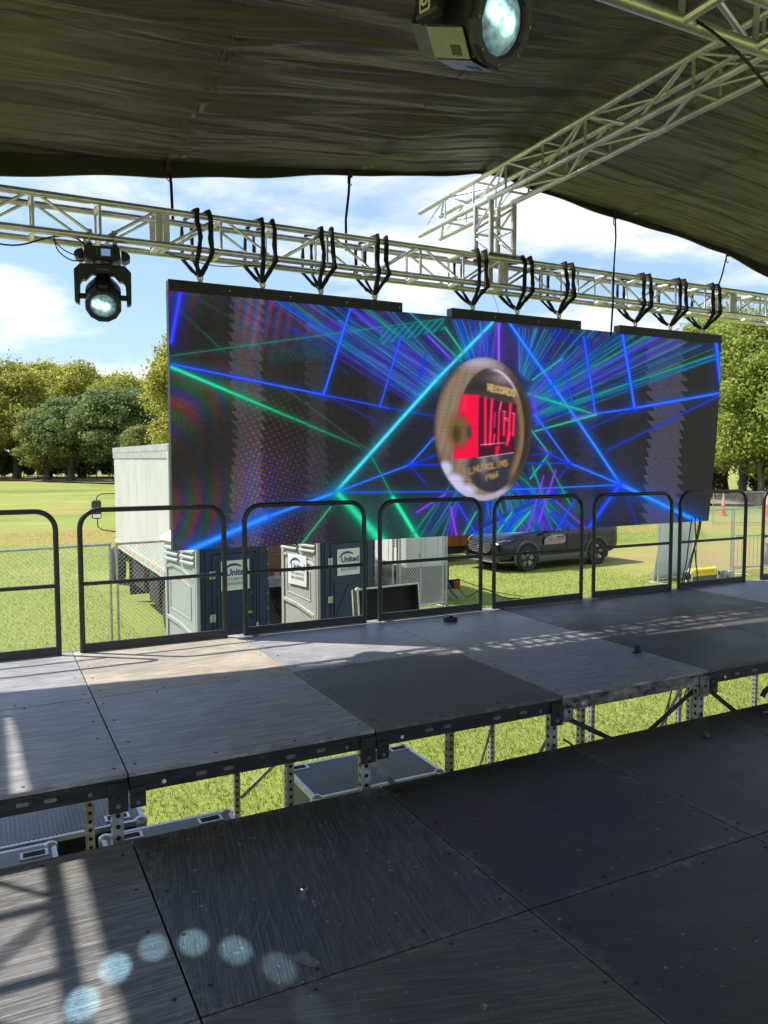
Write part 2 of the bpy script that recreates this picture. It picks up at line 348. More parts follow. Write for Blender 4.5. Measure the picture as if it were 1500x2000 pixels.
EDGE = mat('scuffed_black_steel_edge', (.010, .010, .011), .5, .2, 0, 9, .3, 60, stretch=(1, 1, 3), col2=(.035, .032, .030))
EDGE_WORN = mat('peeling_black_steel_edge', (.008, .008, .009), .5, .2, 0, 11, .5, 50, stretch=(1, 1, 1.6), col2=(.34, .31, .28), detail=9)
SLOT = mat('slot_grey', (.16, .16, .17), .5, .3, .3, 20)

def leg_mesh(top):
    b = MB(); r = .024
    b.box(-r, r, -r, r, GZ + .012, top); b.box(-.07, .07, -.07, .07, GZ + .002, GZ + .012)
    return b.mesh('leg', LEG_STEEL)
def holes_mesh(top):
    b = MB(); r = .0245; z = top - .03
    while z > GZ + .1:
        for sx, sy in ((0, -1), (-1, 0)):
            pts = [(.0115 * math.cos(t), .0115 * math.sin(t)) for t in (math.pi * 2 * i / 8 for i in range(8))]
            b.add([(x if sy else -r - .0008, -r - .0008 if sy else x, z + y) for x, y in pts], [tuple(range(8))])
        z -= .0508
    return b.mesh('hole', DARK)
UL, UH = leg_mesh(-.11), holes_mesh(-.11)
def deck(name, x0, y0, z, topmat, label, group, legs=(), edge=EDGE, face=.095, slots=True, screws=True):
    d = empty('stage_deck', (x0, y0, z), 0, label, 'stage deck', group)
    g_ = .0035
    t = MB(); t.cbox(g_, W - g_, g_, W - g_, -.020, 0, .0025); t.build('deck_board', topmat, d)
    f = MB()
    f.box(g_, W - g_, g_ + .001, .034, -face, -.0205); f.box(g_, W - g_, W - .034, W - g_ - .001, -face, -.0205)
    f.box(g_ + .001, .034, .0345, W - .0345, -face, -.0205); f.box(W - .034, W - g_ - .001, .0345, W - .0345, -face, -.0205)
    f.box(W / 3 - .02, W / 3 + .02, .0345, W - .0345, -.07, -.0205); f.box(2 * W / 3 - .02, 2 * W / 3 + .02, .0345, W - .0345, -.07, -.0205)
    if slots:   # corner sockets on the open front edge
        f.box(.004, .072, -.012, g_ + .0005, -face - .062, -face + .03); f.box(W - .088, W - .004, -.010, g_ + .0005, -face - .072, -.030)
    f.build('edge_frame', edge, d, .003)
    if slots:
        for sx in (.30, .46, .78, .93):
            s = MB(); pts = arc((0, 0, 0), .009, -H, H, 6, (1, 0, 0), (0, 0, 1)); pp_ = [(p.x + .016, p.z) for p in pts] + [(-p.x - .016, -p.z) for p in pts]
            s.prism(pp_, (sx + random.uniform(-.03, .03), g_ + .0012, -.058 + random.uniform(-.004, .004)), (1, 0, 0), (0, 0, 1), .003); s.build('slot', SLOT, d)
        for sx in (.155, W - .16):
            s = MB(); s.lathe([(.010, 0), (.010, .003)], 10, (sx, g_ + .001, -.066), (0, -1, 0)); s.build('bolt_hole', WHITE_PAINT if sx < .5 else SLOT, d)
        for sx in (.038, W - .047):
            for dz in (-.085, -.125):
                s = MB(); s.lathe([(.010, 0), (.010, .003)], 8, (sx, -.0118, dz - .01), (0, -1, 0)); s.build('bolt', SLOT if dz < -.1 else DARK, d)
    if screws:
        s = MB()
        for ex, ey in [(.05 + random.uniform(-.01, .01), yy) for yy in (.12, .42, .75, 1.08)] + [(W - .05 + random.uniform(-.01, .01), yy) for yy in (.1, .5, .8, 1.12)] + [(xx, .05) for xx in (.4, .8)] + [(xx, W - .05) for xx in (.35, .85)]:
            s.lathe([(.0075, 0), (.0075, .0012), (.004, .002)], 8, (ex + random.uniform(-.01, .01), ey + random.uniform(-.02, .02), 0))
        s.build('screw_head', RUBBER, d, kind='stuff')
    for lx, ly in legs:
        lo = inst('leg', UL if z == 0 else LL, d, (lx, ly, 0)); inst('hole', UH if z == 0 else LH, lo, (0, 0, 0), kind='stuff')
    return d
def low_leg():
    b = MB(); b.box(-.024, .024, -.024, .024, GZ - LZ + .012, -.09); b.box(-.07, .07, -.07, .07, GZ - LZ + .002, GZ - LZ + .012); return b.mesh('leg', LEG_STEEL)
LL = low_leg(); LH = holes_mesh(-.2); 
LH = MB().add([(-.0245, -.0253, -.2), (.0, -.0253, -.2), (0, -.0253, -.22)], [(0, 1, 2)]).mesh('hole', DARK)
UP = 'decks of the raised stage'; LO = 'decks of the lower stage'
front = {-1: (P_GRAIN_X, 'raised deck with blue-grey wood grain, directly above the ribbed case at the edge of view', EDGE),
 0: (P_GRAIN_X, 'raised deck with strong blue-grey grain, open edge above the case with two recesses', EDGE),
 1: (P_BROWN, 'smooth brownish black raised deck whose open edge passes above the wide grey case lid', EDGE),
 2: (P_GRAIN_X, 'raised deck with streaky bluish grain and badly peeling paint along its open edge', EDGE_WORN),
 3: (P_DARK, 'dark matt raised deck after the peeling edge, with a small clip standing at its corner', EDGE),
 4: (P_DARK, 'last raised deck in the open-edge row, cut by the frame', EDGE), 5: (P_DARK, 'raised deck in the open-edge row beyond the frame', EDGE)}
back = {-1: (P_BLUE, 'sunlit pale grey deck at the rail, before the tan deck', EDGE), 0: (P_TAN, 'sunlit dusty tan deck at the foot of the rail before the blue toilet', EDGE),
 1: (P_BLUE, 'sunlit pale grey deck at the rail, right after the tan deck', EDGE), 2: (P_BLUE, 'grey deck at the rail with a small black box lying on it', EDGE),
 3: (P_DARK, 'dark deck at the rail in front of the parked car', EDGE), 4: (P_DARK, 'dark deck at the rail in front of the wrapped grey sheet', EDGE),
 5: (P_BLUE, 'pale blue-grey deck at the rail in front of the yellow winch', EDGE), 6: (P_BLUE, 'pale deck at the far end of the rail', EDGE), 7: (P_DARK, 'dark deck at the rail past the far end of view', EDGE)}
for i, (m_, lb, ed) in front.items():
    deck('stage_deck', i * W, 0, 0, m_, lb, UP, [(W - .045, .045), (W - .045, W - .05)], ed)
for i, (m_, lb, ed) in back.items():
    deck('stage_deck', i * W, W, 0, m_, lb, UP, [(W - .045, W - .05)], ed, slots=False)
LABL = {(0, 1): ('lower deck with a loose nut lying on its lengthwise scratches', P_GRAIN_Y), (1, 1): ('smooth black lower deck between the scratched deck and the deck with a loose plug', P_SMOOTH),
 (2, 1): ('dark grey lower deck with a small plug lying on it', P_DARK), (-1, 1): ('lower deck striped by patches of sunlight', P_GRAIN_N), (3, 1): ('lower deck under the red-tipped cable', P_DARK),
 (0, 2): ('brownish grey smooth lower deck in the nearest row', P_BROWN), (1, 2): ('blue-black smooth lower deck in the nearest row', P_SMOOTH), (2, 2): ('black lower deck in the nearest row, cut by the frame', P_DARK),
 (-1, 2): ('grainy lower deck in the nearest row, beside the sunlit strips', P_GRAIN_N), (3, 2): ('lower deck in the nearest row past the frame', P_DARK),
 (-2, 1): ('lower deck outside the sunlit strips', P_GRAIN_X), (-2, 2): ('lower deck at the open end of the stage', P_DARK), (4, 1): ('lower deck beyond the red-tipped cable', P_DARK)}
for (i, j), (lb, m_) in LABL.items():
    deck('stage_deck', i * W, -.05 - j * W, LZ, m_, lb, LO, [(W - .06, W - .3)] if j == 1 else [], slots=False)
for i in range(-1, 4):
    deck('stage_deck', i * W, -.05 - 3 * W, LZ, P_DARK if i % 2 else P_BROWN, ['grainy lower deck under the photographer at the open end', 'lower deck under the photographer', 'second lower deck under the photographer', 'third lower deck under the photographer', 'fourth lower deck under the photographer'][i + 1], LO, [], slots=False)
# diagonal braces between the legs
BRACE = mat('dark_brace_steel', (.06, .06, .06), .5, .6, .3, 10)
def brace(p, q, mt, label):
    b = MB(); b.bar(p, q, .03, .006, (0, 1, 0)); o = b.build('leg_brace', mt); tag(o, label, 'brace', 'braces under the raised stage')
brace((2.46, .075, -.75), (3.64, .075, -.13), BRACE, 'dark brace rising under the peeling deck edge'); brace((2.46, .09, -.13), (3.64, .09, -.75), BRACE, 'dark brace falling under the peeling deck edge')
brace((3.70, .075, -.13), (4.86, .075, -.95), BRACE, 'dark brace crossing under the dark deck near the frame edge, falling'); brace((3.70, .09, -.95), (4.86, .09, -.13), BRACE, 'dark brace crossing under the dark deck near the frame edge, rising')
brace((1.2, 2.36, -1.3), (2.40, 2.36, -.35), LEG_STEEL, 'bright brace rising beside the grass, left of the wide case lid'); brace((1.24, .1, -.2), (1.95, .1, -1.0), LEG_STEEL, 'bright brace falling across the wide case lid')
brace((3.68, 1.17, -.2), (3.2, 1.17, -.9), LEG_STEEL, 'bright brace under the peeling deck edge'); brace((4.82, 1.17, -.45), (4.4, 1.17, -1.0), LEG_STEEL, 'bright brace at the last legs under the stage')
# ---------------------------------------------------------------- picture shown on the LED wall
# The wall's picture is drawn as a flat print over the 6 m x 2 m face: lines are listed in the
# coordinates of the design sheet, ART maps a face position (u, v) to the design sheet.
ART = np.array([[1697.035374, -17.619312, 338.005187], [405.959773, -524.221345, 1076.220234], [0.455276, -0.022809, 1.0]])
AW, AH = 1320, 440
GLYPH = {
 'R': [[(0,0),(0,1),(.8,1),(.8,.5),(0,.5)],[(.3,.5),(.9,0)]], 'E': [[(.8,0),(0,0),(0,1),(.8,1)],[(0,.5),(.6,.5)]],
 'C': [[(.85,.85),(.5,1),(0,.8),(0,.2),(.5,0),(.85,.15)]], 'O': [[(0,.2),(0,.8),(.4,1),(.85,.8),(.85,.2),(.4,0),(0,.2)]],
 'D': [[(0,0),(0,1),(.5,1),(.85,.7),(.85,.3),(.5,0),(0,0)]], 'S': [[(.8,.9),(.3,1),(0,.75),(.8,.3),(.5,0),(0,.1)]],
 'L': [[(0,1),(0,0),(.8,0)]], 'M': [[(0,0),(0,1),(.45,.4),(.9,1),(.9,0)]], 'U': [[(0,1),(0,.2),(.4,0),(.85,.2),(.85,1)]],
 'A': [[(0,0),(.45,1),(.9,0)],[(.2,.4),(.7,.4)]], 'B': [[(0,0),(0,1),(.7,.9),(.7,.6),(0,.5),(.8,.35),(.8,.1),(0,0)]],
 'I': [[(.4,0),(.4,1)]], 'f': [[(.3,0),(.3,.8),(.7,1)],[(0,.6),(.6,.6)]], '1': [[(.2,.8),(.5,1),(.5,0)]],
 '9': [[(.8,.5),(.2,.5),(.1,.8),(.5,1),(.8,.8),(.7,0)]], '6': [[(.7,1),(.1,.4),(.3,0),(.8,.1),(.7,.5),(.1,.4)]], '4': [[(.6,0),(.6,1),(0,.3),(.9,.3)]],
}
def paint_wall():
    rng = np.random.default_rng(7)
    v, u = np.mgrid[0:AH, 0:AW]
    u = (u + .5) / AW; v = (v + .5) / AH
    w = ART[2,0]*u + ART[2,1]*v + 1
    X = ((ART[0,0]*u + ART[0,1]*v + ART[0,2]) / w).astype(np.float32)
    Y = ((ART[1,0]*u + ART[1,1]*v + ART[1,2]) / w).astype(np.float32)
    img = np.zeros((AH, AW, 3), np.float32)
    img[:] = (.135, .128, .12)  # grey base level paints in daylight reflected by the dark LED face
    def clip(a): return np.clip(a, 0, 1)
    def mix(mask, col, k=1.0):
        m = (mask * k)[..., None]
        img[:] = img * (1 - m) + np.array(col, np.float32) * m
    def add(mask, col, k=1.0): img[:] = img + (mask * k)[..., None] * np.array(col, np.float32)
    # faint toothed bands
    saw = ((Y / 18.6 + .15 * np.sin(Y / 47.)) % 1.0); saw = saw * (.75 + .25 * np.sin(Y / 33. + X / 60.))
    def band(x0, x1, col, k, amp=14):
        a = x0 + amp * (saw - .5) + 4 * np.sin(Y / 60.); b = x1 + amp * (saw - .5)
        mix(clip((X - a) / 1.5) * clip((b - X) / 1.5), col, k)
    band(396, 418, (.11,.11,.10), .7); band(455, 515, (.27,.26,.26), .75); band(515, 585, (.14,.13,.11), .75)
    band(600, 640, (.22,.23,.24), .55); band(655, 705, (.13,.12,.11), .6); band(720, 760, (.2,.2,.22), .5)
    band(1268, 1338, (.29,.275,.33), .9, 18); band(1200, 1268, (.16,.15,.14), .6, 12); band(1338, 1450, (.165,.16,.145), .8, 18)
    band(1125, 1165, (.2,.2,.25), .5)
    # interference colours at the near end
    fade = np.exp(-clip((X - 335) / 190.0) ** 2 * 3.2)
    fade = np.exp(-(np.maximum(X - 335, 0) / 150.0) ** 2)
    wob = 9 * np.sin(Y / 41. + 1.3 * np.sin(X / 67.)) + 6 * np.sin(X / 29. + Y / 83.)
    rr = np.sqrt(((X - 300) * 1.25) ** 2 + ((Y - 985) * .8) ** 2) + wob
    ph = np.where(Y > 640, rr / 50.0, 0) + np.where(Y <= 640, rr / 50.0, 0)
    ph = rr / 52.0 + np.sin(Y / 75.) * .18
    upper = clip((720 - Y) / 130.)
    ph2 = (X + (Y - 600) * .22) / 27.
    for c, off, col in ((0, 0., (.36,.06,.08)), (1, .35, (.04,.22,.06)), (2, .68, (.06,.07,.36))):
        a = .5 + .5 * np.cos(2 * np.pi * (ph + off)); b = .5 + .5 * np.cos(2 * np.pi * (ph2 + off))
        add((a * (1 - upper) + b * upper) ** 2 * fade * (.55 + .45 * np.cos(Y / 37. + X / 90.)), col, .72)
    dots = clip((X - 440) / 60) * np.exp(-(np.maximum(X - 470, 0) / 150.) ** 2) * clip((Y - 700) / 200)
    tx, ty = X + .35 * Y, Y - .3 * X
    add(clip(np.cos(tx * 2 * np.pi / 17) * np.cos(ty * 2 * np.pi / 15)) * dots, (.34,.09,.10), 1.0)
    add(clip(-np.cos(tx * 2 * np.pi / 17) * np.cos(ty * 2 * np.pi / 15)) * dots * clip((Y - 820) / 120), (.02,.04,.55), 1.1)
    stri = clip((X - 450) / 40) * clip((660 - X) / 120) * clip((720 - Y) / 90)
    add((.5 + .5 * np.cos((X + Y * .2) * 2 * np.pi / 21)) * stri, (.26,.05,.12), .9)
    add((.5 + .5 * np.cos((X + Y * .2) * 2 * np.pi / 21 + 2.4)) * stri, (.05,.08,.30), .9)
    # glow of the light figure
    def blob(x, y, sx, sy, col, k): add(np.exp(-((X - x) / sx) ** 2 - ((Y - y) / sy) ** 2), col, k * .5)
    blob(960, 800, 190, 170, (.02,.06,.36), .75); blob(760, 650, 170, 60, (.10,.07,.38), .5); blob(1110, 720, 150, 70, (.06,.07,.40), .7)
    blob(985, 665, 90, 50, (.14,.07,.42), .7); blob(960, 1010, 220, 50, (.05,.08,.36), .65); blob(840, 990, 90, 60, (.02,.20,.18), .5)
    blob(1080, 985, 80, 20, (.0,.28,.16), .6); blob(1000, 1020, 100, 30, (.12,.04,.30), .5); blob(1215, 940, 70, 90, (.02,.08,.40), .5)
    blob(1330, 1000, 80, 40, (.02,.04,.40), .6); blob(900, 700, 60, 60, (.0,.2,.2), .5); blob(1080, 1010, 60, 25, (.0,.3,.18), .5)
    blob(690, 960, 40, 60, (.0,.25,.22), .5); blob(520, 770, 120, 40, (.0,.12,.05), .6); blob(1050, 800, 60, 60, (.12,.05,.42), .6)
    mott = rng.random((AH // 4 + 1, AW // 4 + 1, 1)).astype(np.float32)
    mott = np.repeat(np.repeat(mott, 4, 0), 4, 1)[:AH, :AW]
    img *= .93 + .14 * mott
    def line(x0, y0, x1, y1, width, col, k=1.0, glow=.22, k1=None, w1=None):
        g = width * 5 + 6
        m = (X > min(x0, x1) - g) & (X < max(x0, x1) + g) & (Y > min(y0, y1) - g) & (Y < max(y0, y1) + g)
        ii = np.nonzero(m.any(1))[0]; jj = np.nonzero(m.any(0))[0]
        if not len(ii) or not len(jj): return
        sl = (slice(ii[0], ii[-1] + 1), slice(jj[0], jj[-1] + 1))
        x, y = X[sl], Y[sl]; dx, dy = x1 - x0, y1 - y0; L2 = dx * dx + dy * dy
        tt = ((x - x0) * dx + (y - y0) * dy) / L2; t = np.clip(tt, 0, 1)
        d = np.hypot(x - x0 - t * dx, y - y0 - t * dy)
        ww = width if w1 is None else width + (w1 - width) * t
        kk = k if k1 is None else k + (k1 - k) * t
        core = np.exp(-(d / (ww * .5)) ** 2) * kk; halo = np.exp(-(d / (ww * 1.9 + 2)) ** 2) * kk * glow
        c = np.array(col, np.float32)
        a = np.clip(core + halo, 0, 1)[..., None]
        img[sl] = img[sl] * (1 - a) + c * a + (core ** 3 * .22 * (width > 3))[..., None]
    TEAL, BLUE, PURP, GRN, CYAN = (.05,.62,.62), (.04,.22,.98), (.42,.16,.92), (.03,.72,.42), (.18,.80,.95)
    DEEP = (.12,.14,.55)
    def fan(n, a0, a1, b0, b1, cols, w=(.9, 2.0), k=(.35, .95)):
        for i in range(n):
            s, t2 = rng.random(), rng.random()
            x0, y0 = a0[0] + (a1[0] - a0[0]) * s, a0[1] + (a1[1] - a0[1]) * s
            x1, y1 = b0[0] + (b1[0] - b0[0]) * (s * .75 + t2 * .25), b0[1] + (b1[1] - b0[1]) * (s * .75 + t2 * .25)
            line(x0, y0, x1, y1, rng.uniform(*w), cols[rng.integers(len(cols))], rng.uniform(*k), .15)
    fan(60, (480, 560), (800, 590), (800, 800), (905, 690), [TEAL, PURP, DEEP, BLUE, TEAL, (.25,.5,.75)])
    fan(30, (560, 640), (700, 620), (790, 790), (880, 720), [PURP, DEEP, TEAL])
    fan(80, (1090, 620), (1450, 690), (1036, 745), (1045, 835), [TEAL, PURP, DEEP, GRN, (.2,.45,.85), BLUE])
    fan(26, (1010, 640), (1100, 645), (1010, 720), (1035, 745), [TEAL, DEEP, (.3,.5,.9)])
    fan(44, (880, 625), (985, 632), (905, 715), (975, 698), [TEAL, DEEP, BLUE, PURP], w=(1, 2))
    fan(60, (815, 1052), (1130, 1036), (880, 940), (1035, 915), [TEAL, BLUE, PURP, DEEP, GRN, (.25,.45,.8)], w=(1.2, 3))
    fan(44, (890, 1046), (1145, 1034), (1120, 960), (1000, 955), [TEAL, BLUE, PURP, DEEP], w=(1.2, 2.6))
    fan(9, (370, 580), (560, 590), (560, 690), (800, 770), [(.08,.35,.3), DEEP, (.1,.3,.35)], w=(1.2, 1.8), k=(.3, .5))
    # broad striped bars
    def quad(p, col, k, stripe=0, ang=.35):
        m = np.ones_like(X)
        for (xa, ya), (xb, yb) in zip(p, p[1:] + p[:1]):
            m *= clip(((xb - xa) * (Y - ya) - (yb - ya) * (X - xa)) / math.hypot(xb - xa, yb - ya) + .5)
        if stripe: m = m * (.55 + .45 * np.cos((X + ang * Y) * 2 * np.pi / stripe))
        mix(m, col, k)
    quad([(520, 684), (868, 622), (868, 644), (700, 688), (530, 712)], (.03,.34,.36), .45, 9, .8)
    quad([(740, 645), (868, 622), (868, 644), (745, 674)], (.04,.62,.60), .7, 13, .9)
    quad([(1072, 640), (1160, 664), (1160, 684), (1078, 660)], (.04,.14,.70), .8, 11, .9)
    quad([(1000, 975), (1140, 985), (1140, 1003), (1000, 996)], (.02,.48,.30), .45, 7)
    # main strokes
    line(335, 695, 868, 622, 1.8, (.06,.62,.50), .7)
    line(352, 572, 334, 668, 12, (.10,.14,.95), .85, .3); line(1399, 670, 1407, 745, 9, (.02,.25,1.), .95)
    line(335, 717, 702, 872, 8, (.02,.80,.52), .95, .35, .35, 3)
    line(335, 711, 632, 771, 5, BLUE, .95); line(632, 771, 760, 797, 3.6, BLUE, .8); line(760, 797, 860, 815, 2.6, BLUE, .7); line(640, 774, 745, 828, 2, (.08,.2,.8), .7)
    line(684, 604, 632, 771, 5.5, (.06,.28,.98), .9); line(784, 655, 742, 795, 4, (.07,.25,.92), .85); line(832, 692, 819, 738, 3, BLUE, .8)
    line(545, 750, 720, 880, 1.2, (.25,.4,.42), .6); line(400, 650, 430, 680, 1.2, (.1,.4,.4), .5); line(345, 600, 440, 690, 1.2, (.1,.4,.4), .6)
    line(962, 630, 852, 742, 6, CYAN, .85, .35); line(852, 742, 655, 962, 7, (.15,.75,.88), .95, .4)
    line(974, 632, 974, 706, 5, (.50,.22,.95), .95); line(943, 650, 935, 700, 4, PURP, .6); line(1030, 660, 1040, 710, 3, PURP, .5)
    line(996, 632, 1215, 946, 6.5, (.03,.38,1.), .97, .3); line(1215, 946, 1382, 1022, 9, (.03,.42,1.), .97, .35)
    line(655, 962, 520, 1010, 7, (.06,.40,1.), .95, .4); line(520, 1010, 372, 1074, 13, (.05,.42,1.), .95, .45)
    line(655, 962, 900, 960, 3, (.06,.35,.95), .85); line(1000, 956, 1215, 947, 3.5, (.05,.34,.98), .9)
    line(655, 962, 800, 908, 4, (.05,.34,.98), .9); line(800, 908, 852, 850, 4, (.06,.36,.98), .9); line(800, 908, 856, 888, 3, BLUE, .8); line(800, 908, 856, 908, 3, BLUE, .8); line(800, 908, 832, 945, 2.5, BLUE, .7)
    line(662, 966, 745, 1056, 14, (.02,.72,.52), .85, .3, .9, 24); line(725, 890, 770, 975, 2.5, (.02,.60,.42), .8); line(768, 972, 816, 1052, 9, (.03,.80,.55), .92, .3)
    line(646, 990, 588, 1064, 3.6, (.05,.62,.35), .85); line(835, 655, 880, 700, 4, PURP, .9); line(870, 640, 905, 690, 4, (.04,.70,.45), .8); line(800, 610, 900, 705, 4, (.05,.60,.50), .7)
    line(1165, 808, 1240, 797, 4.5, (.06,.30,.98), .9); line(1240, 797, 1404, 768, 6, (.05,.30,1.), .95); line(1404, 774, 1190, 878, 3, (.06,.22,.85), .85); line(1240, 797, 1150, 838, 2.5, BLUE, .6)
    line(1216, 655, 1240, 797, 6.5, (.03,.28,1.), .95); line(1140, 658, 1163, 808, 5, (.04,.25,.95), .9); line(1098, 700, 1120, 795, 3.4, (.05,.22,.85), .8); line(1075, 730, 1092, 815, 2.4, BLUE, .6)
    line(1034, 770, 1165, 810, 10, (.03,.62,.52), .75, .3, .9, 3); line(1118, 818, 1165, 808, 5, PURP, .9); line(1165, 810, 1045, 842, 3.6, (.03,.72,.45), .85); line(1100, 700, 1040, 770, 5, PURP, .55)
    line(1098, 700, 1040, 742, 3.4, (.05,.65,.60), .8); line(1040, 776, 1052, 828, 9, PURP, .6)
    line(1036, 838, 1072, 886, 3.4, (.05,.62,.62), .85); line(1072, 886, 1036, 935, 3.6, (.06,.60,.75), .85); line(1072, 886, 1115, 906, 3, BLUE, .9); line(1072, 886, 1040, 888, 2.4, BLUE, .7); line(1050, 872, 1072, 886, 2.4, PURP, .7)
    line(1215, 946, 1114, 905, 5, (.04,.34,1.), .92); line(1114, 905, 1046, 812, 4, (.05,.34,.98), .9); line(1114, 905, 1030, 905, 3, BLUE, .85); line(1114, 905, 1088, 940, 2.6, (.05,.2,.75), .8)
    line(1212, 950, 1152, 1032, 12, (.04,.20,.92), .8); line(1228, 968, 1254, 1030, 2.4, (.07,.2,.75), .8)
    for a in ((1040, 912, 1072, 1000, 3, GRN), (1068, 900, 1115, 985, 2.4, GRN), (1085, 920, 1052, 1020, 5, PURP), (1085, 978, 1150, 1036, 3.4, PURP), (1125, 975, 1085, 1040, 4, BLUE), (1035, 1000, 1000, 1040, 5, (.04,.72,.5)), (1000, 1000, 968, 1046, 5, (.04,.66,.5)),
              (895, 985, 930, 1045, 4, BLUE), (960, 985, 1000, 1044, 3.4, BLUE), (880, 990, 892, 1050, 6, PURP), (1020, 985, 990, 1040, 3, BLUE), (850, 985, 800, 1052, 3, (.05,.6,.5)), (1062, 930, 1030, 1038, 4, PURP), (930, 1000, 905, 1046, 3.4, GRN), (870, 965, 815, 1000, 5, PURP)):
        line(*a[:5], a[5], .8)
    # medal: rim, face, red panel, gold letters
    def ell(cx, cy, a, b, soft=2.0):
        q = np.sqrt(((X - cx) / a) ** 2 + ((Y - cy) / b) ** 2); return clip((1 - q) * min(a, b) / soft + .5), q
    m, q = ell(943, 838, 95, 140)
    sh = .5 + .5 * np.sin(X * .42 + Y * .12) * .35 + .1 * np.sin(Y * .9)
    rim = np.stack([.47 + .14 * sh, .40 + .12 * sh, .335 + .10 * sh], -1)
    rim = rim * (1 - .62 * clip((X - 975) / 45))[..., None] * (1 - .28 * clip((Y - 870) / 60) * clip((900 - X) / 40))[..., None]
    img[:] = img * (1 - m[..., None]) + rim * m[..., None]
    m3 = m * clip((q - .93) / .05); mix(m3, (.30,.25,.22), .75)
    top = m * np.exp(-((Y - 707) / 14.) ** 2) * np.exp(-((X - 935) / 48.) ** 2); mix(top, (.72,.70,.82), .85)
    m2, q2 = ell(958, 840, 66, 121)
    m4 = m2 * clip((X - 880 - .28 * (Y - 760)) / 14. + 1.2 * clip((Y - 880) / 30.))
    face = np.zeros_like(img); face[:] = (.26, .22, .23)
    low = clip((Y - 880) / 30)[..., None]; face = face * (1 - low) + np.array((.20, .20, .25), np.float32) * low
    face += (np.exp(-((X - 985) / 26.) ** 2 - ((Y - 738) / 14.) ** 2) * .32)[..., None] * np.array((1, .85, .95), np.float32)
    face += (np.exp(-((X - 945) / 8.) ** 2 - ((Y - 905) / 24.) ** 2) * .3 + np.exp(-((X - 968) / 8.) ** 2 - ((Y - 893) / 10.) ** 2) * .25)[..., None]
    face *= (1 - .25 * np.exp(-((X - 932) / 30.) ** 2 - ((Y - 755) / 10.) ** 2))[..., None]
    img[:] = img * (1 - m4[..., None]) + face * m4[..., None]
    edge = m2 * clip((q2 - .93) / .05) * clip((X - 950) / 20) * clip((800 - Y) / 30); mix(edge, (.86, .82, .95), .9)
    mix(m2 * clip((q2 - .80) / .1) * clip((X - 990) / 12) * clip((Y - 760) / 20), (.55, .43, .30), .9)
    def poly(p, col, k=1.0, keep=None):
        mm = np.ones_like(X) if keep is None else keep
        s = sum((xb - xa) * (yb + ya) for (xa, ya), (xb, yb) in zip(p, p[1:] + p[:1]))
        for (xa, ya), (xb, yb) in zip(p, p[1:] + p[:1]):
            e = ((xb - xa) * (Y - ya) - (yb - ya) * (X - xa)) / math.hypot(xb - xa, yb - ya)
            mm = mm * clip((e if s < 0 else -e) + .5)
        mix(mm, col, k)
    poly([(903, 769), (938, 772), (936, 893), (886, 897), (888, 830)], (.97, .03, .26))
    poly([(906, 770), (914, 770), (912, 805), (899, 803)], (1., .12, .40), .6)
    m5, _ = ell(896, 842, 21, 33, 13); mix(m5, (.46, .36, .20), 1.); m5, _ = ell(892, 848, 8, 16, 6); mix(m5, (.25, .19, .16), .8)
    m5, _ = ell(916, 844, 5, 12, 3); mix(m5, (.22, .25, .36), .9)
    poly([(936, 776), (1009, 790), (1004, 884), (934, 894)], (.30, .06, .17))
    for x0, y0, x1, y1, ww, c in ((948, 777, 948, 868, 6, 0), (961, 780, 957, 868, 6.5, 0), (967, 805, 966, 835, 2.2, 1), (966, 848, 964, 866, 4, 0), (979, 785, 975, 806, 3.5, 1), (975, 806, 973, 866, 4, 0), (985, 805, 984, 850, 5.5, 0), (997, 789, 993, 860, 6, 0), (985, 820, 994, 822, 4, 0), (1004, 809, 1002, 850, 5.5, 0), (940, 780, 939, 866, 2, 2), (990, 868, 995, 845, 7, 0)):
        line(x0, y0, x1, y1, ww, ((.97,.03,.24), (.98,.30,.48), (.5,.05,.2))[c], .95, 0)
    poly([(967, 872), (977, 869), (973, 886), (967, 890)], (.95, .03, .24))
    for x0, y0, x1, y1 in ((938, 869, 985, 865), (982, 803, 987, 804), (985, 817, 992, 817), (1000, 807, 1005, 808), (933, 894, 1003, 884)): line(x0, y0, x1, y1, 1.6, (.95,.85,.95), .9, 0)
    def text(s, x0, y0, x1, y1, hgt, col, wd):
        n = len(s); ux, uy = (x1 - x0) / n, (y1 - y0) / n
        for i, ch in enumerate(s):
            for pl in GLYPH.get(ch, []):
                for (a, b), (c, d) in zip(pl, pl[1:]):
                    line(x0 + ux * (i + a * .9), y0 + uy * (i + a * .9) - b * hgt, x0 + ux * (i + c * .9), y0 + uy * (i + c * .9) - d * hgt, wd, col, .95, 0)
    poly([(952, 749), (1008, 764), (1006, 774), (952, 763)], (.60, .50, .32), .55)
    text('RECORDS', 953, 763, 1008, 775, 13, (.80, .70, .44), 3.0)
    text('LMU', 917, 926, 943, 919, 12, (.70, .54, .28), 3.0); text('AOLIMS', 946, 918, 993, 909, 11, (.72, .55, .28), 3.0)
    text('of964', 942, 942, 974, 931, 11, (.72, .56, .30), 2.6)
    for cx, cy, a, b in ((870, 916, 13, 15), (886, 942, 19, 17), (905, 958, 24, 12)):
        m5, _ = ell(cx, cy, a, b, 9); mix(m5 * m * (1 - m2), (.80, .80, .95), .95)
    low = m * clip((q - .90) / .04) * clip((Y - 945) / 15) * clip((X - 890) / 20); mix(low, (.74, .72, .85), .85)
    # the turning medal is smeared by its own motion
    sm = img.copy()
    for d in (-3, -2, -1, 1, 2, 3): sm += np.roll(img, d, 1)
    sm = sm / 7; sm = (sm + np.roll(sm, 1, 0) + np.roll(sm, -1, 0)) / 3
    tl_ = np.exp(-((Y - 925) / 26.) ** 4) + np.exp(-((Y - 762) / 18.) ** 4) * .7
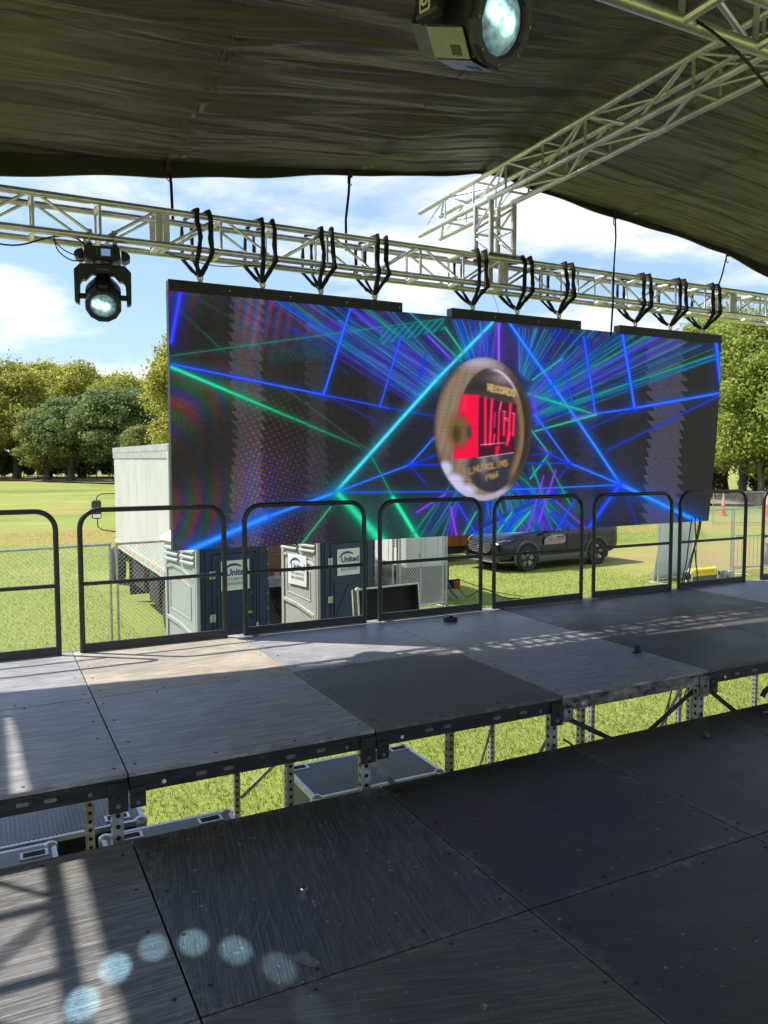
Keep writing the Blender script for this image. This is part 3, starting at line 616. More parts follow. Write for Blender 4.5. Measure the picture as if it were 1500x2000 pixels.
    mm, _ = ell(943, 838, 101, 147, 12); mm = (mm * clip(.35 + .5 * clip((930 - X) / 60) + .5 * tl_))[..., None]; img = img * (1 - mm) + sm * mm
    img *= (.94 + .06 * np.cos(Y * 2 * np.pi / 3.3))[..., None]
    return np.clip(img, 0, 1)
# ---------------------------------------------------------------- guard rails
RAIL_LABEL = ['black guard rail cut by the frame, standing over open grass', 'black guard rail in front of the chain-link post and first toilet side', 'black guard rail in front of the gap between both toilets', 'black guard rail in front of the open case lid and white generator',
 'black guard rail in front of the parked car', 'black guard rail before open dry grass, behind the dark decks', 'black guard rail in front of the yellow winch', 'black guard rail at the far end, before the steel barricade']
RX = [(-1.16, -.075), (.045, 1.12), (1.245, 2.315), (2.425, 3.49), (3.60, 4.675), (4.795, 5.885), (5.975, 7.03), (7.29, 8.36)]
RY = 2.373
for k_, ((xa, xb), lb) in enumerate(zip(RX, RAIL_LABEL)):
    d = empty('guard_rail', (xa, RY, 0), 0, lb, 'guard rail', 'guard rails along the back of the stage'); w_ = xb - xa; r = .019; hh = 1.04; rc = .13
    pts = [(r, 0, .002), (r, 0, hh - rc - r)] + [(r + rc - rc * math.cos(t), 0, hh - r - rc + rc * math.sin(t)) for t in (H * i / 6 for i in range(1, 7))] + \
          [(w_ - r - rc + rc * math.sin(t), 0, hh - r - rc + rc * math.cos(t)) for t in (H * i / 6 for i in range(7))] + [(w_ - r, 0, .002)]
    MB().tube(pts, r, 10).build('frame_tube', BLACK_STEEL, d)
    MB().tube([(r, 0, .495), (w_ - r, 0, .495)], .0145, 10).build('mid_rail', BLACK_STEEL, d)
    MB().cbox(r + .012, w_ - r - .012, -.012, .012, .004, .064, .003).build('toe_board', BLACK_STEEL, d)

# ---------------------------------------------------------------- box trusses
def truss(name, o, u, v, w, secs, label, cat='truss', s=.25, h=.245, r=.025, br=.0125, nb=7, zig=False, plates=True, tie=.02, metal=ALU, joined=False, group=None):
    """four chords from o along u; v and w are the two cross directions; secs: section ends along u"""
    root = empty(name, o, 0, label, cat, group); u, v, w = Vector(u), Vector(v), Vector(w); bag = MB()
    L0, L1 = secs[0], secs[-1]
    for a in (0, s):
        for b in (0, h):
            t = MB().tube([v * a + w * b + u * L0, v * a + w * b + u * L1], r, 14)
            t.build('chord', metal, root)
    cache = {}
    def tubem(p, q, rad):
        d = q - p; key = (round(d.x, 3), round(d.y, 3), round(d.z, 3), rad)
        if joined: bag.tube([p, q], rad, 6); return
        if key not in cache: cache[key] = MB().tube([Vector((0, 0, 0)), d], rad, 8, cap=False).mesh('brace', metal)
        inst('brace', cache[key], root, p)
    up = False
    for a0, a1 in zip(secs, secs[1:]):
        n = max(1, round((a1 - a0) / ((secs[1] - secs[0]) / nb))); st = (a1 - a0) / n
        for i in range(n):
            x0, x1 = a0 + i * st, a0 + (i + 1) * st; lo = h if (i % 2) else 0
            for a in (0, s):
                g1 = .05
                tubem(u * (x0 + g1) + v * a + w * (r * .6 if i % 2 == 0 else h - r * .6), u * (x1 - g1) + v * a + w * (h - r * .6 if i % 2 == 0 else r * .6), br)
                if i: tubem(u * x0 + v * a + w * r * .6, u * x0 + v * a + w * (h - r * .6), br)
            if zig:
                for b in (0, h):
                    tubem(u * (x0 + g1) + v * (r * .6 if i % 2 else s - r * .6) + w * b, u * (x1 - g1) + v * (s - r * .6 if i % 2 else r * .6) + w * b, br)
            if i:
                for b in (0, h): tubem(u * x0 + v * r * .6 + w * b, u * x0 + v * (s - r * .6) + w * b, tie)
        if plates:
            for x in (a0, a1):
                sg = 1 if x == a0 else -1; e = .004; dp = .05
                for a in (-.006, s - .012):
                    b = MB(); vv = [u * (x + sg * e), u * (x + sg * dp)]
                    P = [q + v * aa + w * bb for q in vv for aa in (a, a + .018) for bb in (.022, h - .022)]
                    b.add(P, [(0, 1, 3, 2), (4, 6, 7, 5), (0, 4, 5, 1), (2, 3, 7, 6), (0, 2, 6, 4), (1, 5, 7, 3)]); b.build('end_plate', ALU_DULL, root)
                for bq in (-.012, h - .006):
                    b = MB(); vv = [u * (x + sg * e), u * (x + sg * dp)]
                    P = [q + v * aa + w * bb for q in vv for aa in (.022, s - .022) for bb in (bq, bq + .018)]
                    b.add(P, [(0, 1, 3, 2), (4, 6, 7, 5), (0, 4, 5, 1), (2, 3, 7, 6), (0, 2, 6, 4), (1, 5, 7, 3)]); b.build('end_plate', ALU_DULL, root)
    if joined: bag.build('brace', metal, root, kind='stuff')
    return root
TZ, TY = 2.95, 2.45
main = truss('box_truss', (0, TY, TZ), (1, 0, 0), (0, 1, 0), (0, 0, 1), [-2.35, .70, 3.75, 6.80, 9.85], 'long aluminium box truss that carries the LED wall on black slings', br=.0115)
ridge = truss('ridge_truss', (3.61, 0, 3.73), (0, -1, 0.006), (1, 0, 0), (0, 0, 1), [-3.75, -.72, 2.33, 5.4], 'aluminium ridge truss running up under the roof peak towards the viewer', s=.25, h=.235, br=.0105, nb=6, zig=True, plates=False, tie=.0105, metal=ALU_DULL)
for yb in (.72, -2.33):
    for a in (0, .25):
        for b in (0, .235): MB().lathe([(.031, -.07), (.031, .07)], 12, (a, yb, b - yb * .006 + .0), (0, 1, 0)).build('coupler', ALU_DULL, ridge)
stub = truss('truss_tower_stub', (3.61, 2.45, 3.222), (0, 0, 1), (1, 0, 0), (0, 1, 0), [0, .48], 'short upright truss stub between the long truss and the ridge truss', s=.25, h=.25, br=.0115, nb=2, zig=True, plates=False, tie=.0115, metal=ALU_DULL)
MB().box(-.035, .285, -.035, .285, -.0, .012).build('base_plate', ALU_DULL, stub)
near = truss('box_truss', (0, -1.41, 3.12), (1, 0, 0), (0, 1, 0), (0, 0, 1), [-2.35, .70, 3.75, 6.80], 'aluminium cross truss nearest the viewer, passing the top corner of view', r=.027, br=.0135, plates=False)
eave = truss('eave_truss', (-2.70, 0, 2.98), (0, 1, 0), (1, 0, 0), (0, 0, 1), [-4.6, -1.55, 1.5, 2.95], 'aluminium truss along the open side of the roof', s=.32, h=.05, r=.02, br=.012, plates=False, joined=True, zig=True)
rw = MB(); rw.lathe([(.13, -4.6), (.13, 2.9)], 12, (-2.90, 0, 2.95), (0, 1, 0)); tag(rw.build('sun_blocker_roll', mat('black_blocker', (.02, .02, .02), .7, 0, .3, 6, .4, 30)), 'added black roll out of view, blocking sun along the open side of the roof', 'light blocker')  # unseen roll added to keep the sun off the deck outside the strips

# ---------------------------------------------------------------- roof tarpaulin
RX_ = [-2.45, -.35, .18, .75, 1.47, 2.26, 2.84, 3.56, 3.84, 4.18, 5.23, 5.98, 6.95, 7.67, 9.9]; RZ_ = [3.17, 3.535, 3.57, 3.615, 3.69, 3.79, 3.855, 3.985, 3.99, 3.94, 3.87, 3.815, 3.71, 3.60, 3.14]
EX_, EY_ = [-2.45, -1, 0, .6, 3, 3.7, 4.5, 6, 8, 9.9], [2.95, 2.85, 2.70, 2.62, 2.58, 2.58, 2.6, 2.65, 2.7, 2.7]
def edge_y(x): return np.interp(x, EX_, EY_)
def tarp_z(x, y):
    z = np.interp(x, RX_, RZ_) + .16 * (1 - np.exp(-np.maximum(edge_y(x) - y, 0) / 1.1)) 
    return z
def tarp_mesh():
    xs = np.concatenate([np.linspace(-2.45, 3.735, 140), np.linspace(3.78, 9.9, 120)]); ts = np.linspace(0, 1, 480)
    X, T = np.meshgrid(xs, ts); Y = edge_y(X) * (1 - T) - 6.2 * T; Z = tarp_z(X, Y)
    r = np.random.default_rng(11); wr = np.zeros_like(Z)
    for i in range(420):   # creases running from the peak to the eave, strongest next to the seams
        y0 = r.uniform(-5.5, 2.85); sl = r.uniform(-.07, .05); wd = r.uniform(.012, .045) if i % 4 else r.uniform(.06, .15); am = r.uniform(.010, .024) * (1 if wd < .06 else 2.4); xc = r.choice([.81, 2.39, -.8, 5.4, 7.1, 2.39, .81]) + r.uniform(-.3, .3); xw = r.uniform(.35, 1.5)
        wr += am * np.exp(-((Y - y0 - sl * (X - xc) - .015 * np.sin(X * 2 + i)) / wd) ** 2) * np.exp(-((X - xc) / xw) ** 2) * r.choice([-1, 1])
    for xs_ in (.81, 2.39, -.8, 5.45, 7.15, 8.6): wr += -.006 * np.exp(-((X - xs_) / .03) ** 2) * (1 + .5 * np.sin(Y * 40)) + .0065 * np.sin(Y * 48 + np.sin(Y * 9) * 2.5 + np.sin(Y * 23)) * np.exp(-((X - xs_) / .22) ** 2) + .010 * np.sin(Y * 19 + np.sin(Y * 5) * 3) * np.exp(-((X - xs_) / .5) ** 2)
    Z += (wr + .006 * np.sin(Y * 7 + X * .7)) * np.clip((edge_y(X) - Y) / .25, 0, 1)
    global TG; TG = (xs, Z)
    n, k = len(ts), len(xs); v = np.stack([X, Y, Z], -1).reshape(-1, 3)
    j, i = np.mgrid[0:n - 1, 0:k - 1]; q = np.stack([j * k + i, j * k + i + 1, (j + 1) * k + i + 1, (j + 1) * k + i], -1).reshape(-1, 4)
    return v, q
v_, q_ = tarp_mesh(); me = bpy.data.meshes.new('canopy_sheet'); me.from_pydata(v_.tolist(), [], q_.tolist()); me.polygons.foreach_set('use_smooth', [True] * len(q_)); me.update()
TARP = mat('dark_olive_vinyl', (.084, .069, .083), .40, 0, .0, 1.1, 0, 160, col2=(.118, .100, .115), stretch=(.5, 2.2, 1))
HEM = mat('black_vinyl_hem', (.022, .021, .019), .55, 0, .3, 3, .3, 30)
tn, tl = TARP.node_tree.nodes, TARP.node_tree.links; tp_ = tn['Principled BSDF']; tcd = tn.new('ShaderNodeTexCoord'); prev = None
for sc_, st_, rz_, stg, dst in ((1.0, (.40, 5.5, 1), .03, 1.0, .13), (1.0, (.6, 12, 1), -.05, .55, .028), (1.0, (1.4, 34, 1), .06, .2, .005)):
    ma = tn.new('ShaderNodeMapping'); ma.inputs['Rotation'].default_value = (0, 0, rz_); ma.inputs['Scale'].default_value = st_; tl.new(tcd.outputs['Object'], ma.inputs[0])
    nz = tn.new('ShaderNodeTexNoise'); nz.inputs['Scale'].default_value = sc_; nz.inputs['Detail'].default_value = 3; nz.inputs['Distortion'].default_value = .5; tl.new(ma.outputs[0], nz.inputs['Vector'])
    bm_ = tn.new('ShaderNodeBump'); bm_.inputs['Strength'].default_value = stg; bm_.inputs['Distance'].default_value = dst; tl.new(nz.outputs['Fac'], bm_.inputs['Height'])
    if prev is not None: tl.new(prev.outputs[0], bm_.inputs['Normal'])
    prev = bm_
tl.new(prev.outputs[0], tp_.inputs['Normal'])
me.materials.append(TARP); roof = empty('stage_roof', (3.735, 2.88, 4.05), 0, 'dark olive tarpaulin stage roof with creases and seams, black hem along its edge', 'roof')
roof_inv = Matrix.Translation((-3.735, -2.88, -4.05))
so = bpy.data.objects.new('canopy_sheet', me); link(so, roof); so.location = (-3.735, -2.88, -4.05)
sol = so.modifiers.new('thickness', 'SOLIDIFY'); sol.thickness = .004; sol.offset = 1
hb = MB(); hx = [-2.45, -.35, .75, 1.47, 2.26, 2.84, 3.56, 4.18, 5.23, 6.95, 7.67, 9.9]; hd = [.18, .16, .12, .08, .05, .03, .02, .025, .055, .05, .11, .16]
xx = np.linspace(-2.45, 9.9, 160)
tp = [(x, float(edge_y(x)) - .004, float(np.interp(x, RX_, RZ_)) + .002) for x in xx]; bt = [(x, y - .004, z - .002 - float(np.interp(x, hx, hd)) + .012 * math.sin(x * 2.1 + 1) * math.sin(x * 5.3)) for x, y, z in tp]
b2 = [(x, y + .02, z) for x, y, z in bt]; t2 = [(x, y + .02, z) for x, y, z in tp]; n_ = len(xx)
hb.add(tp + bt + b2 + t2, [f for i in range(n_ - 1) for f in ((i, i + 1, n_ + i + 1, n_ + i), (n_ + i, n_ + i + 1, 2 * n_ + i + 1, 2 * n_ + i), (2 * n_ + i, 2 * n_ + i + 1, 3 * n_ + i + 1, 3 * n_ + i))], True)
hb.xf(roof_inv); hb.build('hem', HEM, roof)
SEAM_BAND = mat('double_vinyl_seam', (.050, .043, .046), .42, 0, .35, 9, .5, 45, stretch=(1, 1, 1))
def sheet_z(x, y):
    xs, Z = TG; T = (edge_y(x) - y) / (edge_y(x) + 6.2) * (len(Z) - 1); j = int(np.clip(T, 0, len(Z) - 2)); i = int(np.clip(np.searchsorted(xs, x) - 1, 0, len(xs) - 2)); a = (x - xs[i]) / (xs[i + 1] - xs[i]); b = T - j
    return float((Z[j, i] * (1 - a) + Z[j, i + 1] * a) * (1 - b) + (Z[j + 1, i] * (1 - a) + Z[j + 1, i + 1] * a) * b)
# stitched seams with repair patches
for xs_ in (.81, 2.39, -.8, 5.45, 7.15):
    s_ = MB(); yy = np.linspace(float(edge_y(xs_)) - .02, -5.5, 420)
    bd = MB(); L = [(xs_ + q, float(y), sheet_z(xs_ + q, float(y)) - .004) for y in yy for q in (-.05, -.017, .017, .05)]
    bd.add(L, [(4 * i + c, 4 * i + c + 1, 4 * i + c + 5, 4 * i + c + 4) for i in range(len(yy) - 1) for c in range(3)], True); bd.xf(roof_inv); bd.build('seam_band', SEAM_BAND, roof)
    for off in (-.035, .035):
        L = [(xs_ + off + q, float(y), sheet_z(xs_ + off + q, float(y)) - .006) for y in yy for q in (-.004, .004)]
        s_.add(L, [(2 * i, 2 * i + 1, 2 * i + 3, 2 * i + 2) for i in range(len(yy) - 1)], True)
    s_.xf(roof_inv); s_.build('seam', mat('seam_thread', (.14, .13, .11), .7), roof)
PATCH = mat('pale_patch', (.22, .21, .185), .6, 0, .3, 30)
for px, py, pw, pl_ in ((.78, 2.55, .05, .06), (.86, 2.54, .04, .05), (.80, 2.36, .10, .03), (.80, 1.95, .03, .10), (.80, 1.75, .03, .07), (2.36, 2.55, .05, .06), (2.42, 2.53, .04, .05), (5.43, 2.58, .05, .05)):
    b = MB(); gx, gy = 4, 5; b.add([(px + pw * q / gx, py - pl_ * w_ / gy, sheet_z(px + pw * q / gx, py - pl_ * w_ / gy) - .0075) for w_ in range(gy + 1) for q in range(gx + 1)], [(w_ * (gx + 1) + q, w_ * (gx + 1) + q + 1, (w_ + 1) * (gx + 1) + q + 1, (w_ + 1) * (gx + 1) + q) for w_ in range(gy) for q in range(gx)], True); b.xf(roof_inv); b.build('patch', PATCH, roof)

# ---------------------------------------------------------------- LED wall
scr = empty('led_screen', (3.75, 2.59, .675), 0, 'wide LED wall showing laser beams and a gold medal, hung under the truss', 'LED screen')
im = bpy.data.images.new('wall_picture', AW, AH); pic = np.ones((AH, AW, 4), np.float32); pic[..., :3] = paint_wall(); im.pixels.foreach_set(pic.reshape(-1)); im.update(); im.pack()
LED = bpy.data.materials.new('led_face'); LED.use_nodes = True; n, l = LED.node_tree.nodes, LED.node_tree.links; p_ = n['Principled BSDF']
ti = n.new('ShaderNodeTexImage'); ti.image = im; ti.extension = 'EXTEND'; p_.inputs['Base Color'].default_value = (.012, .012, .012, 1); p_.inputs['Roughness'].default_value = .7; p_.inputs['Specular IOR Level'].default_value = .2
l.new(ti.outputs['Color'], p_.inputs['Emission Color']); p_.inputs['Emission Strength'].default_value = .40
LEDB = mat('led_cabinet', (.012, .012, .012), .5, .2)
SX0, SX1, SZ0, SZ1, SY = .75, 6.75, .675, 2.655, 2.55
def swing(x, z):   # the far lower corner hangs back a little
    a = max(0, (x - 4.2) / 2.55); a = a * a * (3 - 2 * a) if a < 1 else 1; b = max(0, (2.0 - z) / 1.32); return .10 * a * b ** 1.2
pw, ph = (SX1 - SX0) / 12, (SZ1 - SZ0) / 4
for i in range(12):
    for j in range(4):
        x0, x1, z0, z1 = SX0 + i * pw + .0006, SX0 + (i + 1) * pw - .0006, SZ0 + j * ph + .0006, SZ0 + (j + 1) * ph - .0006
        vs = [(x, SY + d + swing(x, z), z) for d in (0, .075) for x, z in ((x0, z0), (x1, z0), (x1, z1), (x0, z1))]
        vs = [(x - 3.75, y - 2.59, z - .675) for x, y, z in vs]
        me = bpy.data.meshes.new('led_panel'); me.from_pydata(vs, [], [(0, 1, 2, 3), (7, 6, 5, 4), (0, 4, 5, 1), (1, 5, 6, 2), (2, 6, 7, 3), (3, 7, 4, 0)]); me.materials.append(LED); me.materials.append(LEDB)
        for q in range(1, 6): me.polygons[q].material_index = 1
        uv = me.uv_layers.new(name='picture')
        for q, (a, b) in enumerate(((i, j), (i + 1, j), (i + 1, j + 1), (i, j + 1))): uv.data[q].uv = (a / 12, b / 4)
        inst('led_panel', me, scr)
for xa, xb in ((.75, 2.75), (3.25, 4.75), (5.25, 6.75)):
    hb = MB(); hb.cbox(xa - 3.75, xb - 3.75, -.055, .035, SZ1 + .003 - .675 - .012, SZ1 + .075 - .675, .003); bar_ = hb.build('header_bar', BLACK_STEEL, scr)
    for q in range(int((xb - xa) * 2)):
        s = MB(); s.lathe([(.006, 0), (.006, .003)], 8, (xa + .25 + q * .5 + .22 - 3.75, -.0555, SZ1 + .03 - .675), (0, -1, 0)); s.build('screw', WHITE_PAINT, bar_)
# slings, with shackle and eye bolt each
SL = [(1.0, 'black sling and shackle nearest the hanging spotlight'), (1.5, 'second black sling on the long header bar, counted from the spotlight'), (2.0, 'third black sling on the long header bar, beside a roof tie strap'), (2.5, 'last black sling on the long header bar, before its stepped end'),
      (3.5, 'black sling just under the upright truss stub'), (4.0, 'black sling beyond the bolted truss joint on the middle header bar'), (4.5, 'black sling at the far end of the middle header bar'),
      (5.5, 'black sling beside the long tie strap hanging over the screen'), (6.0, 'black sling in the middle of the farthest header bar'), (6.5, 'black sling at the outer corner of the screen, by the green trees')]
for sx_, lb in SL:
    d = empty('lifting_sling', (sx_, 2.575, 2.735), 0, lb, 'sling', 'slings holding up the LED wall')
    for k_, dx in enumerate((-.045, .04)):
        jj = lambda a: random.uniform(-a * 1.3, a * 1.3); o_ = 0.02 if k_ else 0
        yf, yb_ = TY - .034 - 2.575, TY + .25 + .034 - 2.575; zt, zb = TZ + .245 + .036 - 2.735, TZ - .012 - 2.735
        P = [(dx * .15, -.012, .055), (dx * .8 + jj(.01), yf * .55, .11 + o_), (dx * 1.2 + .01, yf - .006, zb - .012), (dx + jj(.012), yf - .002, zb + .10), (dx + jj(.012), yf, zt - .06), (dx, yf + .02, zt + .005),
             (dx + jj(.03), 0, zt + .004 + jj(.004)), (dx - .03, yb_ - .02, zt + .005), (dx - .05 + jj(.01), yb_, zt - .06), (dx - .05, yb_ + .004, zb), (dx * .5 - .01, yb_ * .55, .10), (dx * .15, .012, .05)]
        Q = []
        for a, b in zip(P, P[1:]):
            a, b = Vector(a), Vector(b); m_ = max(1, int((b - a).length / .03)); Q += [a + (b - a) * (t / m_) for t in range(m_)]
        Q.append(Vector(P[-1]))
        MB().tube(Q, [(.0185 if q < len(Q) * .55 else .014) + random.uniform(-.0035, .0035) for q in range(len(Q))], 7).build('sling_strap', BLACK_CLOTH, d)
    s = MB(); s.tube(arc((0, 0, .035), .022, 0, 2 * math.pi, 12, (1, 0, 0), (0, 0, 1))[:-1], .0065, 6, closed=True); s.tube([(0, -.03, .062), (0, .03, .062)], .008, 8); s.build('shackle', ALU_DULL, d)
    s = MB(); s.lathe([(.012, -.012), (.012, .004), (.022, .006), (.022, .014), (.012, .016)], 10); s.tube(arc((0, 0, .025), .016, 0, 2 * math.pi, 10, (0, 1, 0), (0, 0, 1))[:-1], .007, 6, closed=True); s.build('eye_bolt', ALU_DULL, d)
# roof tie straps
def strap(pts, label, clip=True, mt=None):
    d = empty('tie_strap', pts[0], 0, label, 'tie strap', 'straps tying the roof edge down'); o = Vector(pts[0]); mt = mt or BLACK_CLOTH
    b = MB()
    for p, q in zip(pts, pts[1:]): b.bar(Vector(p) - o, Vector(q) - o, .022, .003, (0, 1, .3))
    b.build('strap', mt, d)
    if clip:
        c = MB(); c.cbox(-.022, .022, -.006, .006, -.07, .03, .003); c.tube([(-.018, 0, -.06), (-.02, 0, -.12), (.0, 0, -.14), (.016, 0, -.12)], .005, 6); c.build('clip', RUST, d)
strap([(.78, 2.58, 3.60), (.80, 2.60, 3.45), (.83, 2.70, 3.20)], 'thin dark tie strap at the roof edge, above the first bolted truss joint')
strap([(2.27, 2.57, 3.79), (2.27, 2.60, 3.60), (2.27, 2.66, 3.40), (2.30, 2.72, 3.16)], 'dark knotted tie strap at the roof edge, above the third sling')
strap([(5.22, 2.60, 3.86), (5.16, 2.52, 3.58), (5.03, 2.40, 3.26), (5.03, 2.405, 2.9), (5.10, 2.50, 2.60)], 'long dark tie strap hanging from the roof across the truss onto the screen')
strap([(6.95, 2.66, 3.70), (6.90, 2.68, 3.45), (6.84, 2.72, 3.2)], 'short dark tie strap at the roof edge near the outermost sling')
# ---------------------------------------------------------------- moving-head spotlights
LENS_GLASS = mat('lens_glass', (.02, .025, .03), .04, 0, spec=1.0, coat=1.0)
SILVER = mat('silver_panel', (.20, .20, .225), .35, .8, .1, 10)
def lens_mat():
    m = bpy.data.materials.new('lit_lens'); m.use_nodes = True; n, l = m.node_tree.nodes, m.node_tree.links; p = n['Principled BSDF']
    p.inputs['Base Color'].default_value = (.03, .04, .045, 1); p.inputs['Roughness'].default_value = .06; p.inputs['Coat Weight'].default_value = 1
    t = n.new('ShaderNodeTexCoord'); g = n.new('ShaderNodeTexVoronoi'); g.inputs['Scale'].default_value = 34; l.new(t.outputs['Object'], g.inputs['Vector'])
    def blob(cx, cz, r):
        mp = n.new('ShaderNodeMapping'); mp.inputs['Location'].default_value = (-cx / r, 0, -cz / r); mp.inputs['Scale'].default_value = (1 / r, 0, 1 / r); l.new(t.outputs['Object'], mp.inputs[0])
        s = n.new('ShaderNodeTexGradient'); s.gradient_type = 'SPHERICAL'; l.new(mp.outputs[0], s.inputs[0]); return s.outputs['Fac']
    def mth(op, a, b):
        q = n.new('ShaderNodeMath'); q.operation = op
        for i, c in enumerate((a, b)):
            if isinstance(c, (int, float)): q.inputs[i].default_value = c
            else: l.new(c, q.inputs[i])
        return q.outputs[0]
    a = mth('MAXIMUM', blob(.010, .004, .044), mth('MULTIPLY', blob(-.038, .016, .046), .75)); a = mth('MAXIMUM', a, mth('MULTIPLY', blob(0, 0, .10), .10))
    f = mth('MULTIPLY', mth('POWER', a, .8), mth('ADD', .35, mth('MULTIPLY', g.outputs['Distance'], 1.6)))
    r = n.new('ShaderNodeValToRGB'); r.color_ramp.elements[0].color = (0, 0, 0, 1); r.color_ramp.elements[1].color = (1, 1, 1, 1); e = r.color_ramp.elements.new(.3); e.color = (.30, .55, .58, 1)
    l.new(f, r.inputs[0]); l.new(r.outputs[0], p.inputs['Emission Color']); p.inputs['Emission Strength'].default_value = .6; return m
LIT = lens_mat()
def moving_head(loc, yaw, tilt, label, yoke_yaw=None, number=None):
    d = empty('moving_head_light', loc, yaw, label, 'spotlight', 'moving-head spotlights on the trusses')
    for sx in (-.085, .085):
        c = MB(); c.tube(arc((sx, 0, 0), .033, -.5, 3.7, 12, (0, 1, 0), (0, 0, 1)), .0075, 6); c.cbox(sx - .016, sx + .016, -.012, .012, -.10, -.03, .003); c.cbox(sx - .02, sx + .02, -.016, .016, .030, .052, .002)
        c.tube([(sx, -.045, -.03), (sx, .045, -.03)], .006, 6); c.build('clamp', GALV, d)
        c = MB(); c.prism([(-.03, -.105), (.03, -.105), (.016, -.045), (-.016, -.045)], (sx, .018, 0), (1, 0, 0), (0, 0, 1), .036); c.build('bracket', BLACK_PLASTIC, d)
    b = MB(); b.prism([(-.115, -.085), (.115, -.085), (.125, -.165), (.10, -.178), (-.10, -.178), (-.125, -.165)], (0, .115, 0), (1, 0, 0), (0, 0, 1), .23); b.build('base', BLACK_PLASTIC, d, .006)
    for sg in (-1, 1):
        b = MB(); b.prism([(.126, -.095), (.165, -.105), (.188, -.128), (.186, -.150), (.155, -.170), (.126, -.166)][::sg], (0, .075, 0), (sg, 0, 0), (0, 0, 1), .15 * sg); b.build('side_handle', BLACK_PLASTIC, d, .008)
    b = MB(); b.box(-.005, .055, -.1185, -.1155, -.152, -.105); ds = b.build('display', mat('display_screen', (.03, .04, .06), .2, emit=(.10, .16, .32), es=.6), d)
    b = MB(); b.box(-.009, .059, -.1175, -.1152, -.156, -.101); b.build('display_frame', SILVER, d)
    for i in range(4):
        b = MB(); b.lathe([(.005, 0), (.005, .004)], 8, (-.03, -.115, -.108 - .0125 * i), (0, -1, 0)); b.build('button', SILVER, d)
    b = MB(); b.lathe([(.06, -.195), (.075, -.178)], 20); b.build('pan_bearing', SILVER, d)
    y = MB(); P = [(-.150, -.195), (.150, -.195), (.192, -.24), (.190, -.462), (.158, -.475), (.152, -.33), (.138, -.305), (.115, -.305), (.075, -.262), (-.075, -.262), (-.115, -.305), (-.138, -.305), (-.152, -.33), (-.158, -.475), (-.190, -.462), (-.192, -.24)]
    for yy, dd in ((.045, .09),): y.prism(P[::-1], (0, -yy, 0), (1, 0, 0), (0, 0, 1), -dd)
    yk = y.build('yoke', BLACK_PLASTIC, d, .006)
    b = MB(); b.cbox(-.045, .045, -.0485, -.044, -.238, -.226, .001); b.build('handle_slot', mat('yellowish_slot', (.12, .11, .05), .5), yk)
    if number:
        p = MB(); p.box(-.1952, -.1915, -.020, .020, -.4575, -.3905); pl = p.build('number_plate', mat('cream_label', (.62, .56, .38), .6), yk)
        p = MB(); p.box(-.1956, -.1951, -.015, .015, -.4520, -.3960); p.build('number_ground', BLACK_PLASTIC, yk)
        lettering(number, .058, mat('cream_ink', (.66, .60, .42), .6), yk, (-.1962, 0, -.424), (math.pi / 2, 0, -math.pi / 2), .001, 1.0, 'number', depth=.0004)
    # head: octagonal shell narrowing backwards, ring and lens; built along -Y then tilted about the yoke pivot
    prof = [(.070, .165), (.105, .150), (.126, .06), (.130, -.02), (.124, -.09), (.118, -.12)]
    m = Matrix.Translation((0, 0, -.415)) @ Matrix.Rotation(-tilt, 4, 'X') if False else Matrix.Translation((0, 0, -.415)) @ Matrix.Rotation(tilt, 4, 'X')
    h = MB(); h.lathe(prof, 8, (0, 0, 0), (0, 1, 0), math.pi / 8, smooth=False); h.xf(m); hobj = h.build('head_shell', BLACK_PLASTIC, d, .006)
    h = MB(); h.lathe([(.094, -.118), (.120, -.118), (.124, -.136), (.119, -.150), (.096, -.150), (.090, -.138), (.088, -.118)], 12, (0, 0, 0), (0, 1, 0), math.pi / 12, smooth=False); h.xf(m); h.build('front_ring', mat('dark_bronze_black', (.022, .018, .018), .45), d)
    L = MB(); L.lathe([(.0885, -.130), (.078, -.139), (.055, -.147), (.028, -.151), (0, -.152)], 28, (0, 0, 0), (0, 1, 0))
    lo = L.build('lens', LIT, d); lo.location = (0, 0, -.415); lo.rotation_euler = (tilt, 0, 0)
    h = MB()
    for i in range(8): a = i * math.pi / 4 + .2; h.lathe([(.004, -.1505), (.004, -.153)], 6, (math.cos(a) * .109, 0, math.sin(a) * .109), (0, 1, 0))
    h.xf(m); h.build('screw', SILVER, d, kind='stuff')
    for a_ in (-math.pi / 2, -3 * math.pi / 4):
        rn = Vector((math.cos(a_), 0, math.sin(a_))); h = MB(); h.bar(rn * .1195 + Vector((0, -.105, 0)), rn * .1205 + Vector((0, .05, 0)), .092, .004, tuple(rn)); h.xf(m); pl_ = h.build('cover_plate', SILVER, d, .001)
        tv = Vector((-rn.z, 0, rn.x)); h = MB(); h.bar(rn * .1222 + tv * .02 + Vector((0, -.075, 0)), rn * .1222 + tv * .02 + Vector((0, -.035, 0)), .03, .002, tuple(rn)); h.xf(m); h.build('inset_panel', BLACK_PLASTIC, pl_)
    h = MB(); h.bar((-.03, -.1, .122), (.03, -.1, .122), .03, .004, (0, 1, 0)); h.xf(m); h.build('warning_plate', SILVER, d)
    for sg in (-1, 1):
        h = MB(); h.lathe([(.02, .118), (.02, .156)], 10, (0, 0, -.415), (sg, 0, 0)); h.build('pivot', BLACK_PLASTIC, d)
    return d
far_head = moving_head((.275, 2.45, 2.95), math.radians(-9), math.radians(37), 'whole black spotlight with a small display, hanging at the near end of the LED truss')
near_head = moving_head((.838, -1.41, 3.13), math.radians(16), math.radians(22), 'large close black spotlight with lit lens and number plate, cut by the top of view', number='8')
